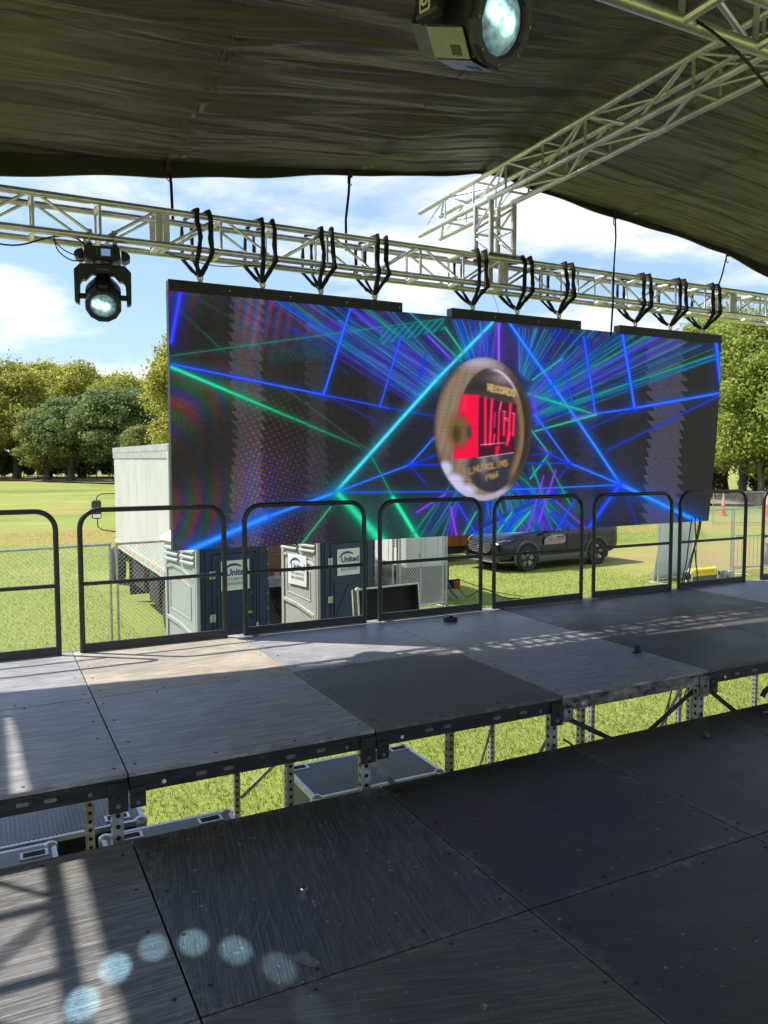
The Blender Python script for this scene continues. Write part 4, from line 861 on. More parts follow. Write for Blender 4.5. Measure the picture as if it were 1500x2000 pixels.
# the lit head throws a ring of prism spots onto the lower stage
for i, (sx_, sy_) in enumerate([(-.308, -1.045), (-.193, -.915), (-.06, -.863), (.068, -.897), (.185, -1.004), (.285, -1.161), (.307, -1.398)]):
    ld = bpy.data.lights.new('prism_spot', 'SPOT'); ld.energy = (330, 300, 130, 130, 120, 70, 30)[i] * 1.35; ld.spot_size = math.radians(1.7); ld.spot_blend = .75; ld.shadow_soft_size = .006; ld.color = (.50, .86, 1.0)
    lo = bpy.data.objects.new('prism_spot', ld); COL.objects.link(lo); p = Vector((.25, 2.26, 2.40)); lo.location = p; lo.rotation_euler = (Vector((sx_, sy_, LZ)) - p).to_track_quat('-Z', 'Y').to_euler()
    lo.parent = far_head; lo.matrix_parent_inverse = (Matrix.Translation((.275, 2.45, 2.95)) @ Matrix.Rotation(math.radians(-9), 4, 'Z')).inverted()

# ---------------------------------------------------------------- cables
CABLE = mat('black_cable', (.012, .012, .013), .5)
def cable(pts, r, label, name='cable', mt=None, cat='cable', group=None):
    P = []; V_ = [Vector(p) for p in pts]; V_ = [V_[0]] + V_ + [V_[-1]]
    for a, b, c, d in zip(V_, V_[1:], V_[2:], V_[3:]):
        for k in range(6):
            t = k / 6; P.append(.5 * ((2 * b) + (-a + c) * t + (2 * a - 5 * b + 4 * c - d) * t * t + (-a + 3 * b - 3 * c + d) * t ** 3))
    P.append(V_[-1]); o = P[0].copy()
    ob = MB().tube([p - o for p in P], r, 6).build(name, mt or CABLE); ob.location = o; return tag(ob, label, cat, group)
cable([(-.6, 2.47, 2.86), (-.3, 2.46, 2.83), (-.05, 2.47, 2.92), (.1, 2.47, 2.93), (.2, 2.47, 2.86)], .006, 'black cable sagging along the lower truss tube towards the hanging spotlight')
cable([(-.04, 2.47, 2.93), (-.02, 2.42, 2.82), (.06, 2.4, 2.76), (.14, 2.42, 2.77)], .0045, 'thin black cable looping into the side of the hanging spotlight')
cable([(-.05, 2.46, 2.90), (.02, 2.43, 2.83), (.12, 2.41, 2.79), (.2, 2.43, 2.79)], .0045, 'second thin cable looping into the base of the hanging spotlight')
cable([(.72, 2.5, 2.91), (1.1, 2.48, 2.85), (1.5, 2.5, 2.90), (2.0, 2.5, 2.91), (2.6, 2.5, 2.90)], .004, 'thin cable drooping under the truss past the first slings')
cable([(3.72, 2.6, 2.93), (3.74, 2.54, 2.8), (3.79, 2.5, 2.6)], .002, 'hair-thin wire hanging onto the middle header bar', 'wire')
cable([(1.95, -1.22, 3.36), (2.03, -1.14, 3.2), (2.10, -1.25, 3.05), (2.16, -1.33, 2.94), (2.30, -1.33, 2.87), (2.50, -1.33, 2.77), (2.85, -1.30, 2.70), (3.25, -1.2, 2.95), (3.52, -1.0, 3.4), (3.61, -.9, 3.72)], .0065, 'thick black cable leaving the nearest cross truss')
cable([(1.85, -1.3, 3.37), (1.93, -1.25, 3.28), (2.0, -1.3, 3.16)], .006, 'short black cable looped over the nearest cross truss')
cable([(6.74, 2.66, 2.0), (6.73, 2.66, 1.5), (6.70, 2.68, 1.1), (6.66, 2.67, .75), (6.63, 2.68, .52), (6.57, 2.70, .3), (6.52, 2.72, -.1), (6.50, 2.72, -1.0), (6.6, 2.9, -1.82)], .009, 'black power cable running down the outer edge of the LED wall', group='power cables of the LED wall')
for P_, lb in (([(6.47, 2.64, .72), (6.46, 2.66, .5), (6.42, 2.66, .2), (6.38, 2.68, -.05), (6.36, 2.7, -.8), (6.4, 2.9, -1.82)], 'black cable hanging straight below the screen, away from the bunch'),
               ([(6.52, 2.64, .72), (6.55, 2.66, .6), (6.56, 2.66, .45), (6.48, 2.67, .2), (6.42, 2.68, -.03), (6.42, 2.7, -.8), (6.45, 3.0, -1.82)], 'black cable hanging below the screen, crossing the bunch'),
               ([(6.60, 2.64, .72), (6.58, 2.66, .5), (6.56, 2.67, .42), (6.60, 2.68, .2), (6.63, 2.68, -.02), (6.65, 2.7, -.8), (6.7, 3.0, -1.82)], 'black cable hanging below the screen, first of the bunch')):
    cable(P_, .0075, lb, group='power cables of the LED wall')
for pts, lb in (([(2.6, 1.5, GZ + .02), (3.1, 2.0, GZ + .25), (3.5, 2.3, GZ + .6), (3.9, 2.4, -.3)], 'black cable rising from the grass to the deck under the stage'), ([(2.2, 1.9, GZ + .02), (2.7, 2.2, GZ + .12), (3.2, 2.1, GZ + .1), (3.6, 2.6, GZ + .02)], 'black cable looped on the grass under the stage'),
                ([(3.7, 2.9, GZ + .02), (4.3, 3.0, GZ + .05), (4.8, 2.6, GZ + .04), (5.2, 2.2, GZ + .1)], 'bundle of dark cable lying on the grass behind the stage legs'), ([(4.4, 2.3, GZ + .5), (4.9, 2.2, GZ + .2), (5.4, 2.4, GZ + .3), (5.8, 2.6, GZ + .03)], 'black cable arching between the last stage legs')):
    cable(pts, .011, lb)
# red-tipped connector lying at the edge of the lower stage
cn = empty('power_connector', (3.93, -.20, LZ), 0, 'red and silver cable plug with black tail lying on the lower stage', 'plug')
MB().lathe([(.010, 0), (.011, .035)], 10, (0, 0, .016), (1, -.3, 0)).build('pin', SILVER, cn); MB().lathe([(.016, .035), (.019, .05), (.019, .095), (.014, .105)], 12, (0, 0, .018), (1, -.3, 0)).build('collar', mat('red_plastic', (.55, .05, .03), .4), cn)
MB().tube([(.10, -.03, .02), (.16, -.05, .02), (.26, -.05, .02), (.4, -.2, .02), (.6, -.3, .015)], .014, 8).build('tail', RUBBER, cn)
hn = empty('black_hook', (4.10, -.08, LZ), 0, 'curved black handle at the far edge of the lower stage', 'handle'); MB().tube(arc((.1, 0, .03), .09, .2, 2.9, 10, (1, -.25, 0), (0, 0, 1)), .018, 8).build('grip', RUBBER, hn)
nut = empty('loose_nut', (.52, -.78, LZ), .4, 'small shiny hex nut lying on the scratched lower deck', 'nut'); MB().lathe([(.010, 0), (.0145, .001), (.0145, .014), (.011, .018)], 6, smooth=False).build('hex_body', mat('zinc', (.70, .74, .80), .18, 1.0), nut); MB().lathe([(.0085, .0182), (.0085, .0188)], 10).build('thread_hole', DARK, nut)
pg = empty('loose_plug', (3.25, -.34, LZ), .9, 'small grey plug lying on the lower stage', 'plug'); MB().lathe([(.008, 0), (.014, .01), (.014, .05), (.010, .055)], 10, (0, 0, .014), (1, 0, .05)).build('body', mat('grey_rubberised', (.10, .10, .10), .5), pg); MB().lathe([(.006, .055), (.006, .09)], 8, (0, 0, .014), (1, 0, .05)).build('tip', SILVER, pg)
cl = empty('deck_clip', (3.585, .56, 0), .2, 'small upright dark clip at a corner of the raised decks', 'clip'); MB().cbox(-.02, .02, -.012, .012, 0, .055, .003).build('plate', BLACK_STEEL, cl); MB().cbox(-.035, .035, -.02, .02, 0, .008, .002).build('foot', BLACK_STEEL, cl)
bx = empty('belt_pack', (2.97, 2.085, 0), -.15, 'small black box lying on the grey deck by the rail', 'radio pack'); MB().cbox(-.055, .055, -.03, .03, 0, .038, .006).build('body', BLACK_PLASTIC, bx); MB().lathe([(.011, 0), (.011, .02)], 8, (-.03, 0, .037)).build('knob', SILVER, bx); MB().cbox(-.012, .022, -.012, .012, .038, .052, .003).build('latch', BLACK_PLASTIC, bx)
tp = MB(); tp.add([(0, 0, .0012), (.06, .015, .0012), (.065, .0, .0012), (.085, -.07, .0012), (.06, -.085, .0012), (.035, -.06, .0012)], [(0, 1, 2, 3, 4, 5)]); to = tp.build('tape_scrap', mat('grey_tape', (.16, .16, .155), .6, 0, .35, 60)); to.location = (.33, -1.13, LZ); tag(to, 'torn scrap of grey tape stuck on the lower deck by the light spots', 'tape')
# ---------------------------------------------------------------- flight cases under the stage
CASE_TOP = mat('ribbed_grey_lid', (.15, .155, .165), .42, .1, 0, 2.5, .15, 40, col2=(.24, .24, .245))
CASE_BODY = mat('black_laminate', (.028, .028, .030), .45, 0, .2, 4, .1, 80); CASE_GREY = mat('grey_green_laminate', (.20, .21, .18), .5, 0, .15, 4)
def flight_case(x0, x1, y0, y1, h, label, ribs=0, mesh_top=False, handles=(), body=CASE_BODY, top=CASE_TOP):
    d = empty('flight_case', ((x0 + x1) / 2, (y0 + y1) / 2, GZ), 0, label, 'flight case', 'flight cases under the stage'); w, l_ = (x1 - x0) / 2, (y1 - y0) / 2
    MB().box(-w + .006, w - .006, -l_ + .006, l_ - .006, .10, h - .002).build('case_body', body, d)
    MB().cbox(-w + .028, w - .028, -l_ + .028, l_ - .028, h - .004, h + .002, .002).build('lid_panel', top, d)
    e = MB()
    for sx in (-1, 1):
        e.box(sx * w - .028 * (sx > 0), sx * w + .028 * (sx < 0), -l_ + .03, l_ - .03, h - .028, h + .003)
        for sy in (-1, 1): e.box(sx * w - .026 * (sx > 0), sx * w + .026 * (sx < 0), sy * l_ - .026 * (sy > 0), sy * l_ + .026 * (sy < 0), .10, h - .04)
    for sy in (-1, 1): e.box(-w + .03, w - .03, sy * l_ - .028 * (sy > 0), sy * l_ + .028 * (sy < 0), h - .028, h + .003); e.box(-w + .03, w - .03, sy * l_ - .004, sy * l_ + .004, h - .16, h - .13)
    e.build('edge_trim', ALU_DULL, d)
    for sx in (-1, 1):
        for sy in (-1, 1):
            c = MB(); c.lathe([(.040, -.05), (.044, -.02), (.040, .0), (.022, .012), (0, .014)], 10, (sx * (w - .028), sy * (l_ - .028), h)); c.build('corner_ball', ALU_DULL, d)
            c = MB(); c.lathe([(.045, 0), (.045, .03)], 12, (sx * (w - .1), sy * (l_ - .1) - .015, .045), (0, 1, 0)); c.box(sx * (w - .1) - .04, sx * (w - .1) + .04, sy * (l_ - .1) - .04, sy * (l_ - .1) + .04, .088, .10); c.build('castor', RUBBER, d)
    if ribs:
        n_ = int(2 * (w - .03) / ribs)
        r_ = MB()
        for i in range(n_): x = -w + .035 + i * ribs; r_.box(x, x + ribs * .5, -l_ + .03, l_ - .03, h + .0015, h + .006)
        r_.build('lid_rib', top, d, kind='stuff')
    if mesh_top:
        r_ = MB()
        for i in range(int(2 * (w - .03) / .022)): x = -w + .035 + i * .022; r_.box(x, x + .009, -l_ + .03, l_ - .03, h + .0015, h + .0045)
        for i in range(int(2 * (l_ - .03) / .022)): y = -l_ + .035 + i * .022; r_.box(-w + .03, w - .03, y, y + .009, h + .0016, h + .0046)
        r_.build('lid_grip', top, d, kind='stuff')
    for hx, hy in handles:
        r_ = MB(); r_.box(hx - .075, hx + .075, hy - .042, hy + .042, h + .0025, h + .0085); dish = r_.build('handle_dish', ALU_DULL, d); r_ = MB(); r_.box(hx - .058, hx + .058, hy - .028, hy + .028, h + .0078, h + .0098); r_.build('recess', DARK, dish)
    return d
flight_case(-1.1, .32, 1.47, 2.28, .94, 'ribbed grey flight case lid lying farther back under the stage', ribs=.026, handles=[(.55, -.30)])
flight_case(-1.3, -.215, .82, 1.43, .94, 'flight case at the edge of view with one handle recess, near the ribbed lid', handles=[(.42, .18)])
flight_case(.03, .83, .74, 1.37, .94, 'flight case with two handle recesses next to the lit grass', handles=[(-.24, .22), (.25, .22)])
flight_case(1.38, 2.40, 1.25, 1.86, .94, 'wide flight case with grey gridded lid standing in the grass', mesh_top=True, handles=[(-.42, .235), (.42, .235)], body=CASE_GREY)
# open trunk behind the rail, its dark lid standing up
oc = empty('open_flight_case', (4.02, 5.2, GZ), .10, 'open black flight case with its lid upright, aluminium edges, in front of the second toilet', 'flight case')
MB().box(-.46, .46, -.55, -.02, .1, 1.05).build('case_body', CASE_BODY, oc); lt = Matrix.Translation((0, 0, 1.06)) @ Matrix.Rotation(math.radians(-6), 4, 'X')
b = MB(); b.box(-.44, .44, .10, .115, .02, .52); b.xf(lt); b.build('lid_panel', mat('foam_lining', (.035, .034, .033), .85, 0, .2, 3), oc)
b = MB(); b.box(-.46, .46, -.02, .118, .522, .54); b.box(-.46, -.442, -.02, .118, .0, .52); b.box(.442, .46, -.02, .118, .0, .52); b.xf(lt); b.build('lid_wall', CASE_BODY, oc)
b = MB(); b.box(-.468, .468, -.024, -.008, .528, .546); b.box(-.468, -.45, -.024, -.008, 0, .526); b.box(.45, .468, -.024, -.008, 0, .526); b.box(-.47, -.452, .09, .122, 0, .526); b.xf(lt); b.build('edge_trim', mat('bright_extrusion', (.66, .66, .66), .3, .6, .1, 8), oc)
b = MB(); b.lathe([(.03, -.015), (.03, .02)], 8, (-.452, .0, .535), (0, 1, 0)); b.xf(lt); b.build('corner_ball', ALU, oc)

# ---------------------------------------------------------------- portable toilets
T_GREY = mat('grey_polyethylene', (.33, .36, .36), .45, 0, .07, 2, .06, 30); T_GREY2 = mat('warm_grey_polyethylene', (.38, .39, .37), .45, 0, .07, 2, .06, 30)
T_BLUE = mat('navy_polyethylene', (.018, .034, .095), .42, 0, .16, 2.5, .08, 40); T_ROOF = mat('translucent_white_roof', (.78, .80, .80), .4); SIGN = mat('white_sign', (.74, .75, .74), .4); INK_B = mat('blue_ink', (.030, .055, .30), .5); INK_G = mat('grey_ink', (.20, .26, .27), .5); INK_GR = mat('green_ink', (.16, .36, .30), .5)
GREEN = mat('green_vacant', (.04, .42, .12), .4)
def united(parent, w, loc, rz, phone, cut=False):
    """white notice: blue swoosh, name, services line, phone number; parent's x axis runs along the notice"""
    def t(txt, size, m, x, z, bold, sx=1): return lettering(txt, size, m, parent, (loc[0] + (x if not rz else 0) , loc[1] + (0 if not rz else -x), loc[2] + z), (math.pi / 2, 0, rz), bold, sx, depth=.0006)
    t('United', w * .29, INK_B, w * .06, w * .10, .0045)
    t('SITE SERVICES', w * .125, INK_G, w * .03, -w * .11, .0006, 1.0); t(phone, w * .135, INK_GR if '.' in phone else INK_G, w * .03, -w * .255, .0012, 1.0)
    a0, a1 = 2.9, .75; P = [(w * (-.06 + .36 * math.cos(a0 + (a1 - a0) * i / 14)), w * (.10 + .26 * math.sin(a0 + (a1 - a0) * i / 14)), w * .036 * math.sin(math.pi * (i + 1.2) / 17) + .002) for i in range(15)]
    b = MB(); vs = []
    for x, z, k in P:
        q = math.hypot(x + w * .06, z - w * .1); ux, uz = (x + w * .06) / q, (z - w * .1) / q
        for s in (1, -1): vs.append((x + ux * k * s, z + uz * k * s))
    V3 = [((loc[0] + x, loc[1] - .0008, loc[2] + z) if not rz else (loc[0] - .0008, loc[1] - x, loc[2] + z)) for x, z in vs]
    b.add(V3, [(2 * i, 2 * i + 1, 2 * i + 3, 2 * i + 2) for i in range(14)]); b.build('emblem', INK_B, parent)
def toilet(x, y, rz, label, phone, grey, side_sign):
    d = empty('portable_toilet', (x, y, GZ), rz, label, 'portable toilet', 'portable toilets behind the stage'); w, L, h = 1.12, 1.15, 2.02
    b = MB(); b.box(-.02, w + .02, -.02, L + .02, .02, .12); b.box(.1, .25, -.05, L + .05, 0, .02); b.box(w - .25, w - .1, -.05, L + .05, 0, .02); b.build('skid_base', DARK, d)
    b = MB(); b.box(.03, .07, .04, L - .03, .12, h); b.build('side_wall', grey, d); b = MB(); b.box(w - .07, w - .03, .04, L - .03, .12, h); b.build('side_wall', T_BLUE, d)
    b = MB(); b.box(.07, w - .07, L - .07, L - .03, .12, h); b.build('back_wall', T_BLUE, d)
    # raised ribs of the side wall
    xs = .0285
    def rib(pts, wd=.045, dp=.022):
        r = MB()
        for (ya, za), (yb, zb) in zip(pts, pts[1:]): r.bar((xs - dp / 2 + .003, ya, za), (xs - dp / 2 + .003, yb, zb), wd, dp, (1, 0, 0))
        r.build('wall_rib', grey, d, .004)
    rib([(.12, .16), (.12, 1.72)], .07); rib([(L - .10, .16), (L - .10, 1.72)], .07)
    top = [(L - .16, 1.50)] + [(L - .18 - (L - .36) * i / 8, 1.52 + .10 * math.sin(math.pi * .5 * (1 - i / 8)) - .02) for i in range(9)]
    rib([(L - .1, 1.66), (L * .7, 1.70), (L * .45, 1.66), (.12, 1.54)], .05); rib([(L - .1, .93), (L * .55, .88), (.14, .76)], .055, .03); rib([(.14, .74), (L - .18, .10)], .06, .03)
    rib([(L - .22, 1.52), (L - .22, 1.06)], .018, .010); rib([(L - .22, 1.52), (L * .5, 1.52), (.26, 1.44)], .018, .010); rib([(.26, 1.44), (.26, .98)], .018, .010); rib([(.26, .98), (L - .22, 1.06)], .018, .010)
    for i in range(3):
        for ya, yb in ((.10, L * .5 - .04), (L * .5 + .04, L - .08)):
            v = MB(); v.prism([(0, 0), (-.045, -.035), (-.045, -.055), (0, -.02)], (.03, ya, h - .04 - .08 * i), (1, 0, 0), (0, 0, 1), -(yb - ya)); v.build('vent_louvre', grey, d)
    for xa in (-.005, w - .045):
        p = MB(); p.cbox(xa, xa + .05, -.005, .055, .10, h, .012); post_ = p.build('corner_post', grey if xa < .5 else T_BLUE, d)
        p = MB()
        for i in range(9): p.lathe([(.011, 0), (.009, .006), (0, .008)], 8, (xa + .022, -.0055, .2 + i * .215), (0, -1, 0))
        p.build('rivet', GALV, post_, kind='stuff')
    p = MB(); p.cbox(.045, .215, .0, .05, .12, h - .02, .006); p.cbox(w - .20, w - .045, .0, .05, .12, h - .02, .006); p.cbox(.05, w - .05, .004, .052, h - .12, h - .004, .006); p.build('door_frame', T_BLUE, d)
    p = MB(); p.box(.07, .09, -.008, .002, .14, h - .05); p.box(.12, .16, -.012, .002, .14, h - .05); p.box(w - .16, w - .11, -.010, .002, .14, h - .05); p.build('frame_rib', T_BLUE, d)
    o = MB(); o.cbox(.22, w - .205, .006, .046, .13, h - .125, .006); door = o.build('door', T_BLUE, d)
    o = MB()
    o.box(.235, .265, -.006, .0065, .15, h - .15); o.box(.30, .325, -.012, .0065, .15, 1.30); o.box(w - .26, w - .235, -.010, .0065, .15, h - .15); o.bar((.33, .002, .72), (.60, .002, 1.22), .035, .02, (0, 1, 0)); o.bar((.56, .002, 1.16), (.86, .002, 1.32), .03, .014, (0, 1, 0)); o.bar((.62, .002, .55), (.86, .002, .92), .04, .02, (0, 1, 0)); o.bar((.66, .002, .32), (.86, .002, .60), .035, .02, (0, 1, 0)); o.build('door_rib', T_BLUE, door, .004)
    for z in (.42, 1.02, 1.62):
        o = MB(); o.cbox(.175, .265, -.018, -.006, z - .055, z + .055, .004); hg = o.build('hinge', GALV, d); o = MB(); o.box(.217, .222, -.0195, -.0178, z - .05, z + .05); o.build('hinge_gap', DARK, hg)
    s = MB(); s.cbox(.36, .80, -.006, .003, 1.38, 1.80, .002); sg = s.build('sign', SIGN, d); united(sg, .44, (.58, -.0075, 1.585), 0, phone)
    o = MB(); o.lathe([(.06, -.02), (.055, 0), (0, .001)], 18, (.80, -.005, 1.02), (0, -1, 0)); lk = o.build('latch_dial', BLACK_PLASTIC, d)
    o = MB(); pts = arc((.80, -.0075, 1.02), .047, 0, math.pi, 10, (1, 0, 0), (0, 0, 1)); o.add([tuple(p) for p in pts], [tuple(range(11))]); o.build('vacant_marker', GREEN, lk)
    o = MB(); o.cbox(.90, .935, -.02, -.006, .80, .88, .004); o.build('hasp', GALV, d)
    if side_sign:
        s = MB(); s.cbox(.0, .014, .33, .87, 1.20, 1.68, .002); sg = s.build('side_sign', SIGN, d); united(sg, .50, (-.002, .60, 1.44), -math.pi / 2, '800-628-8955')
    r = MB(); r.add([(-.015, -.015, h), (w + .015, -.015, h), (w + .015, L + .015, h), (-.015, L + .015, h), (-.015, -.015, h + .07), (w + .015, -.015, h + .07), (w + .015, L + .015, h + .07), (-.015, L + .015, h + .07), (.16, .16, h + .22), (w - .16, .16, h + .22), (w - .16, L - .16, h + .22), (.16, L - .16, h + .22)],
                    [(3, 2, 1, 0), (0, 1, 5, 4), (1, 2, 6, 5), (2, 3, 7, 6), (3, 0, 4, 7), (4, 5, 9, 8), (5, 6, 10, 9), (6, 7, 11, 10), (7, 4, 8, 11), (8, 9, 10, 11)]); r.build('roof', T_ROOF, d, .02)
    return d
toilet(2.0, 7.0, math.radians(12), 'nearer navy portable toilet with pale grey side wall, beside the white truck', '1.800.628.8955', T_GREY, False)
toilet(4.0, 7.56, math.radians(12), 'navy portable toilet with a notice on its grey side wall, behind the open case', '800-628-8955', T_GREY2, True)

# ---------------------------------------------------------------- chain-link fence panels
WIRE = mat('galvanised_wire', (.50, .52, .52), .5, .55, .15, 30)
def wire_mesh(L, z0, z1, pitch=.0707, r=.0021):
    b = MB(); hgt = z1 - z0
    for sg in (1, -1):
        n_ = int((L + hgt) / pitch)
        for i in range(n_ + 1):
            a = i * pitch - hgt
            xa, xb = max(a, 0), min(a + hgt, L)
            if xb - xa < .02: continue
            za, zb = z0 + (xa - a), z0 + (xb - a)
            if sg < 0: za, zb = z0 + z1 - za, z0 + z1 - zb
            y = .0018 * sg; d = Vector((xb - xa, 0, zb - za)).normalized(); nn = Vector((-d.z, 0, d.x)) * r
            P = [Vector((xa, y, za)), Vector((xb, y, zb))]; vs = []
            for p in P: vs += [p + nn, p + Vector((0, -r, 0)), p - nn, p + Vector((0, r, 0))]
            b.add(vs, [(j, (j + 1) % 4, 4 + (j + 1) % 4, 4 + j) for j in range(4)])
    return b.mesh('wire_mesh', WIRE)
def fence_panel(p0, p1, label, h=1.83, brace_=True, group='chain-link fence panels behind the stage', mid=True, wire=.0021):
    p0, p1 = Vector((*p0, GZ)), Vector((*p1, GZ)); L = (p1 - p0).length; rz = math.atan2(p1.y - p0.y, p1.x - p0.x); d = empty('chain_link_fence', p0, rz, label, 'chain-link fence', group)
    for x in (.02, L - .02): MB().tube([(x, 0, .02), (x, 0, h)], .021, 8).build('post', GALV, d)
    MB().tube([(.0, 0, h - .02), (L, 0, h - .02)], .021, 8).build('top_rail', GALV, d); MB().tube([(.04, 0, .10), (L - .04, 0, .10)], .017, 8).build('bottom_rail', GALV, d)
    if mid: MB().tube([(L / 2, 0, .10), (L / 2, 0, h - .03)], .015, 8).build('mid_post', GALV, d)
    inst('wire_mesh', wire_mesh(L, .10, h - .03, r=wire), d, kind='stuff')
    for x in (.02, L - .02): MB().cbox(x - .25 * 0 - .04, x + .04, -.30, .30, .0, .02, .004).build('foot', GALV, d)
    return d
A = (-2.32, 9.45); B = (1.30, 9.98); C_ = (4.9, 10.35); D_ = (6.95, 10.65)
fence_panel(A, B, 'chain-link fence panel over open grass, cut by the frame'); fence_panel((1.37, 9.99), C_, 'chain-link fence panel running behind the toilets from the double post'); fence_panel((4.95, 10.36), D_, 'chain-link fence panel before the white generator, hidden mostly by the toilet')
fence_panel((7.0, 10.62), (8.32, 10.92), 'narrow chain-link panel standing across the end of the white generator', wire=.0034); fence_panel((7.02, 10.54), (8.36, 10.84), 'second narrow chain-link panel folded against the one at the generator', wire=.0034, mid=False)
# right-hand panels
fence_panel((14.82, 11.0), (18.0, 11.35), 'chain-link fence panel in front of the wrapped grey sheet, by the yellow winch', mid=True); fence_panel((14.95, 11.12), (15.95, 12.06), 'chain-link fence panel turned away behind the wrapped grey sheet')
fence_panel((18.06, 11.36), (21.6, 11.8), 'chain-link fence panel behind the steel barricade at the edge of view')
fence_panel((30.5, 22.5), (33.6, 21.3), 'distant low chain-link panel by the orange cones', h=1.6); fence_panel((33.9, 21.2), (37.2, 20.0), 'distant chain-link panel at the edge of view by the orange cone', h=1.6)
# wrapped sheet leaning on the panel
gs = empty('wrapped_sheet', (15.18, 11.30, GZ), .11, 'pale grey plastic sheet hanging behind the chain-link panel by the winch', 'plastic sheet'); b = MB(); nx_, nz_ = 14, 12; vs = []
for j in range(nz_ + 1):
    for i in range(nx_ + 1):
        u_, v2 = i / nx_, j / nz_; vs.append((-.16 * (1 - v2) ** 2 * (1 - u_) + u_ * 1.45 + .0 , .03 * math.sin(u_ * 13 + v2 * 3) + .02 * math.sin(v2 * 9 + u_ * 5) + .05 * (1 - v2) ** 3, .02 + v2 * 1.85 - .02 * math.sin(u_ * 6)))
b.add(vs, [(j * (nx_ + 1) + i, j * (nx_ + 1) + i + 1, (j + 1) * (nx_ + 1) + i + 1, (j + 1) * (nx_ + 1) + i) for j in range(nz_) for i in range(nx_)], True)
sh_ = b.build('sheet', mat('grey_plastic_film', (.66, .70, .70), .4, 0, .12, 3, .25, 12), gs); sl_ = sh_.modifiers.new('t', 'SOLIDIFY'); sl_.thickness = .004
# yellow winch
wn_ = empty('winch', (15.6, 10.3, GZ), .0, 'yellow topped winch on a grey frame standing in the grass behind the rail', 'winch')
MB().cbox(-.42, .42, -.12, .12, .25, .43, .012).build('hood', mat('safety_yellow', (.74, .52, .03), .4, 0, .12, 8, .1, 40), wn_); MB().cbox(-.40, .40, -.10, .10, .10, .25, .01).build('drum_box', mat('dark_grey_metal', (.12, .12, .11), .5, .4), wn_)
for sx in (-1, 1):
    b = MB(); b.prism([(-.13, .02), (.13, .02), (.10, .38), (.0, .46), (-.10, .38)], (sx * .46 - .02, 0, 0), (0, 1, 0), (0, 0, 1), .04); b.build('end_plate', mat('white_metal_plate', (.62, .62, .60), .4, .2, .1, 8), wn_); b = MB(); b.lathe([(.10, 0), (.10, .06), (.05, .07), (.05, .14)], 14, (sx * .49, 0, .27), (sx, 0, 0)); b.build('end_wheel', RUBBER, wn_)
for sx in (-.22, .0, .22): MB().box(sx - .10, sx + .06, -.1225, -.1205, .34, .355).build('warning_strip', mat('dark_print', (.25, .18, .03), .5), wn_)
# small grey gear box beside it
gb = empty('gear_box', (16.7, 10.4, GZ), .3, 'small grey gearbox with a round flange on the grass beside the winch', 'gearbox'); MB().cbox(-.16, .16, -.12, .12, .02, .30, .03).build('housing', mat('grey_casting', (.34, .34, .34), .5, .3, .2, 10), gb); MB().lathe([(.14, 0), (.14, .03), (.08, .04), (.08, .16)], 16, (-.16, 0, .17), (-1, 0, 0)).build('flange', mat('dark_flange', (.2, .2, .2), .45, .5), gb)
# crowd barricade
def barricade(x, y, rz, label):
    d = empty('steel_barricade', (x, y, GZ), rz, label, 'barricade', 'steel crowd barricades'); L, h = 2.3, 1.1; r = .019
    MB().tube([(0, 0, .22), (0, 0, h - .1), (.03, 0, h - .03), (.1, 0, h), (L - .1, 0, h), (L - .03, 0, h - .03), (L, 0, h - .1), (L, 0, .22)], r, 8).build('frame_tube', GALV, d); MB().tube([(0, 0, .24), (L, 0, .24)], r, 8).build('bottom_rail', GALV, d)
    for i in range(1, 19): MB().tube([(L * i / 19, 0, .25), (L * i / 19, 0, h - .01)], .007, 6).build('bar', GALV, d)
    for q in (.3, L - .3): MB().tube([(q, -.3, .02), (q, -.02, .10), (q, 0, .24), (q, .02, .10), (q, .3, .02)], .014, 6).build('foot', GALV, d)
barricade(17.65, 11.0, -.28, 'galvanised crowd barricade with thin bars behind the last guard rails'); barricade(19.9, 10.3, -.35, 'galvanised crowd barricade past the end of the stage')
# folded banner on the barricade
bn = empty('folded_banner', (18.75, 10.9, GZ), -.3, 'pink and grey printed banner hanging over the barricade at the edge of view', 'banner'); b = MB(); vs = []
for j in range(11):
    for i in range(13): vs.append((i / 12 * 1.5 + .25 * (j / 10) * (1 - i / 12), .04 + .04 * math.sin(i * 1.1 + j * .4), .25 + j / 10 * 1.55 - .15 * (1 - i / 12) * (j / 10)))
b.add(vs, [(j * 13 + i, j * 13 + i + 1, (j + 1) * 13 + i + 1, (j + 1) * 13 + i) for j in range(10) for i in range(12)], True); q = b.build('cloth', mat('printed_cloth', (.55, .52, .54), .7, 0, 0, 3.2, 0, 1, col2=(.55, .16, .24)), bn); q.modifiers.new('t', 'SOLIDIFY').thickness = .004
# cones
ORANGE = mat('traffic_orange', (.62, .10, .035), .5, 0, .1, 6); CREAM = mat('reflective_band', (.55, .40, .33), .4)
for x, y, lb, sc in ((36.0, 26.4, 'orange traffic cone with a pale top by the distant fence', 1.25), (37.3, 24.6, 'tall orange traffic cone at the edge of view', 1.5)):
    d = empty('traffic_cone', (x, y, GZ), 0, lb, 'traffic cone', 'orange traffic cones by the trees'); d.scale = (.55, .55, 1.0); MB().cbox(-.26 * sc, .26 * sc, -.26 * sc, .26 * sc, 0, .06, .01).build('base', ORANGE, d)
    MB().lathe([(.20 * sc, .05), (.13 * sc, .45 * sc), (.125 * sc, .47 * sc)], 18).build('cone_body', ORANGE, d); MB().lathe([(.125 * sc, .47 * sc), (.075 * sc, .78 * sc)], 18).build('reflective_sleeve', CREAM, d); MB().lathe([(.075 * sc, .78 * sc), (.05 * sc, .95 * sc), (.05 * sc, 1.0 * sc)], 18).build('cone_tip', CREAM if sc < 1.4 else ORANGE, d)
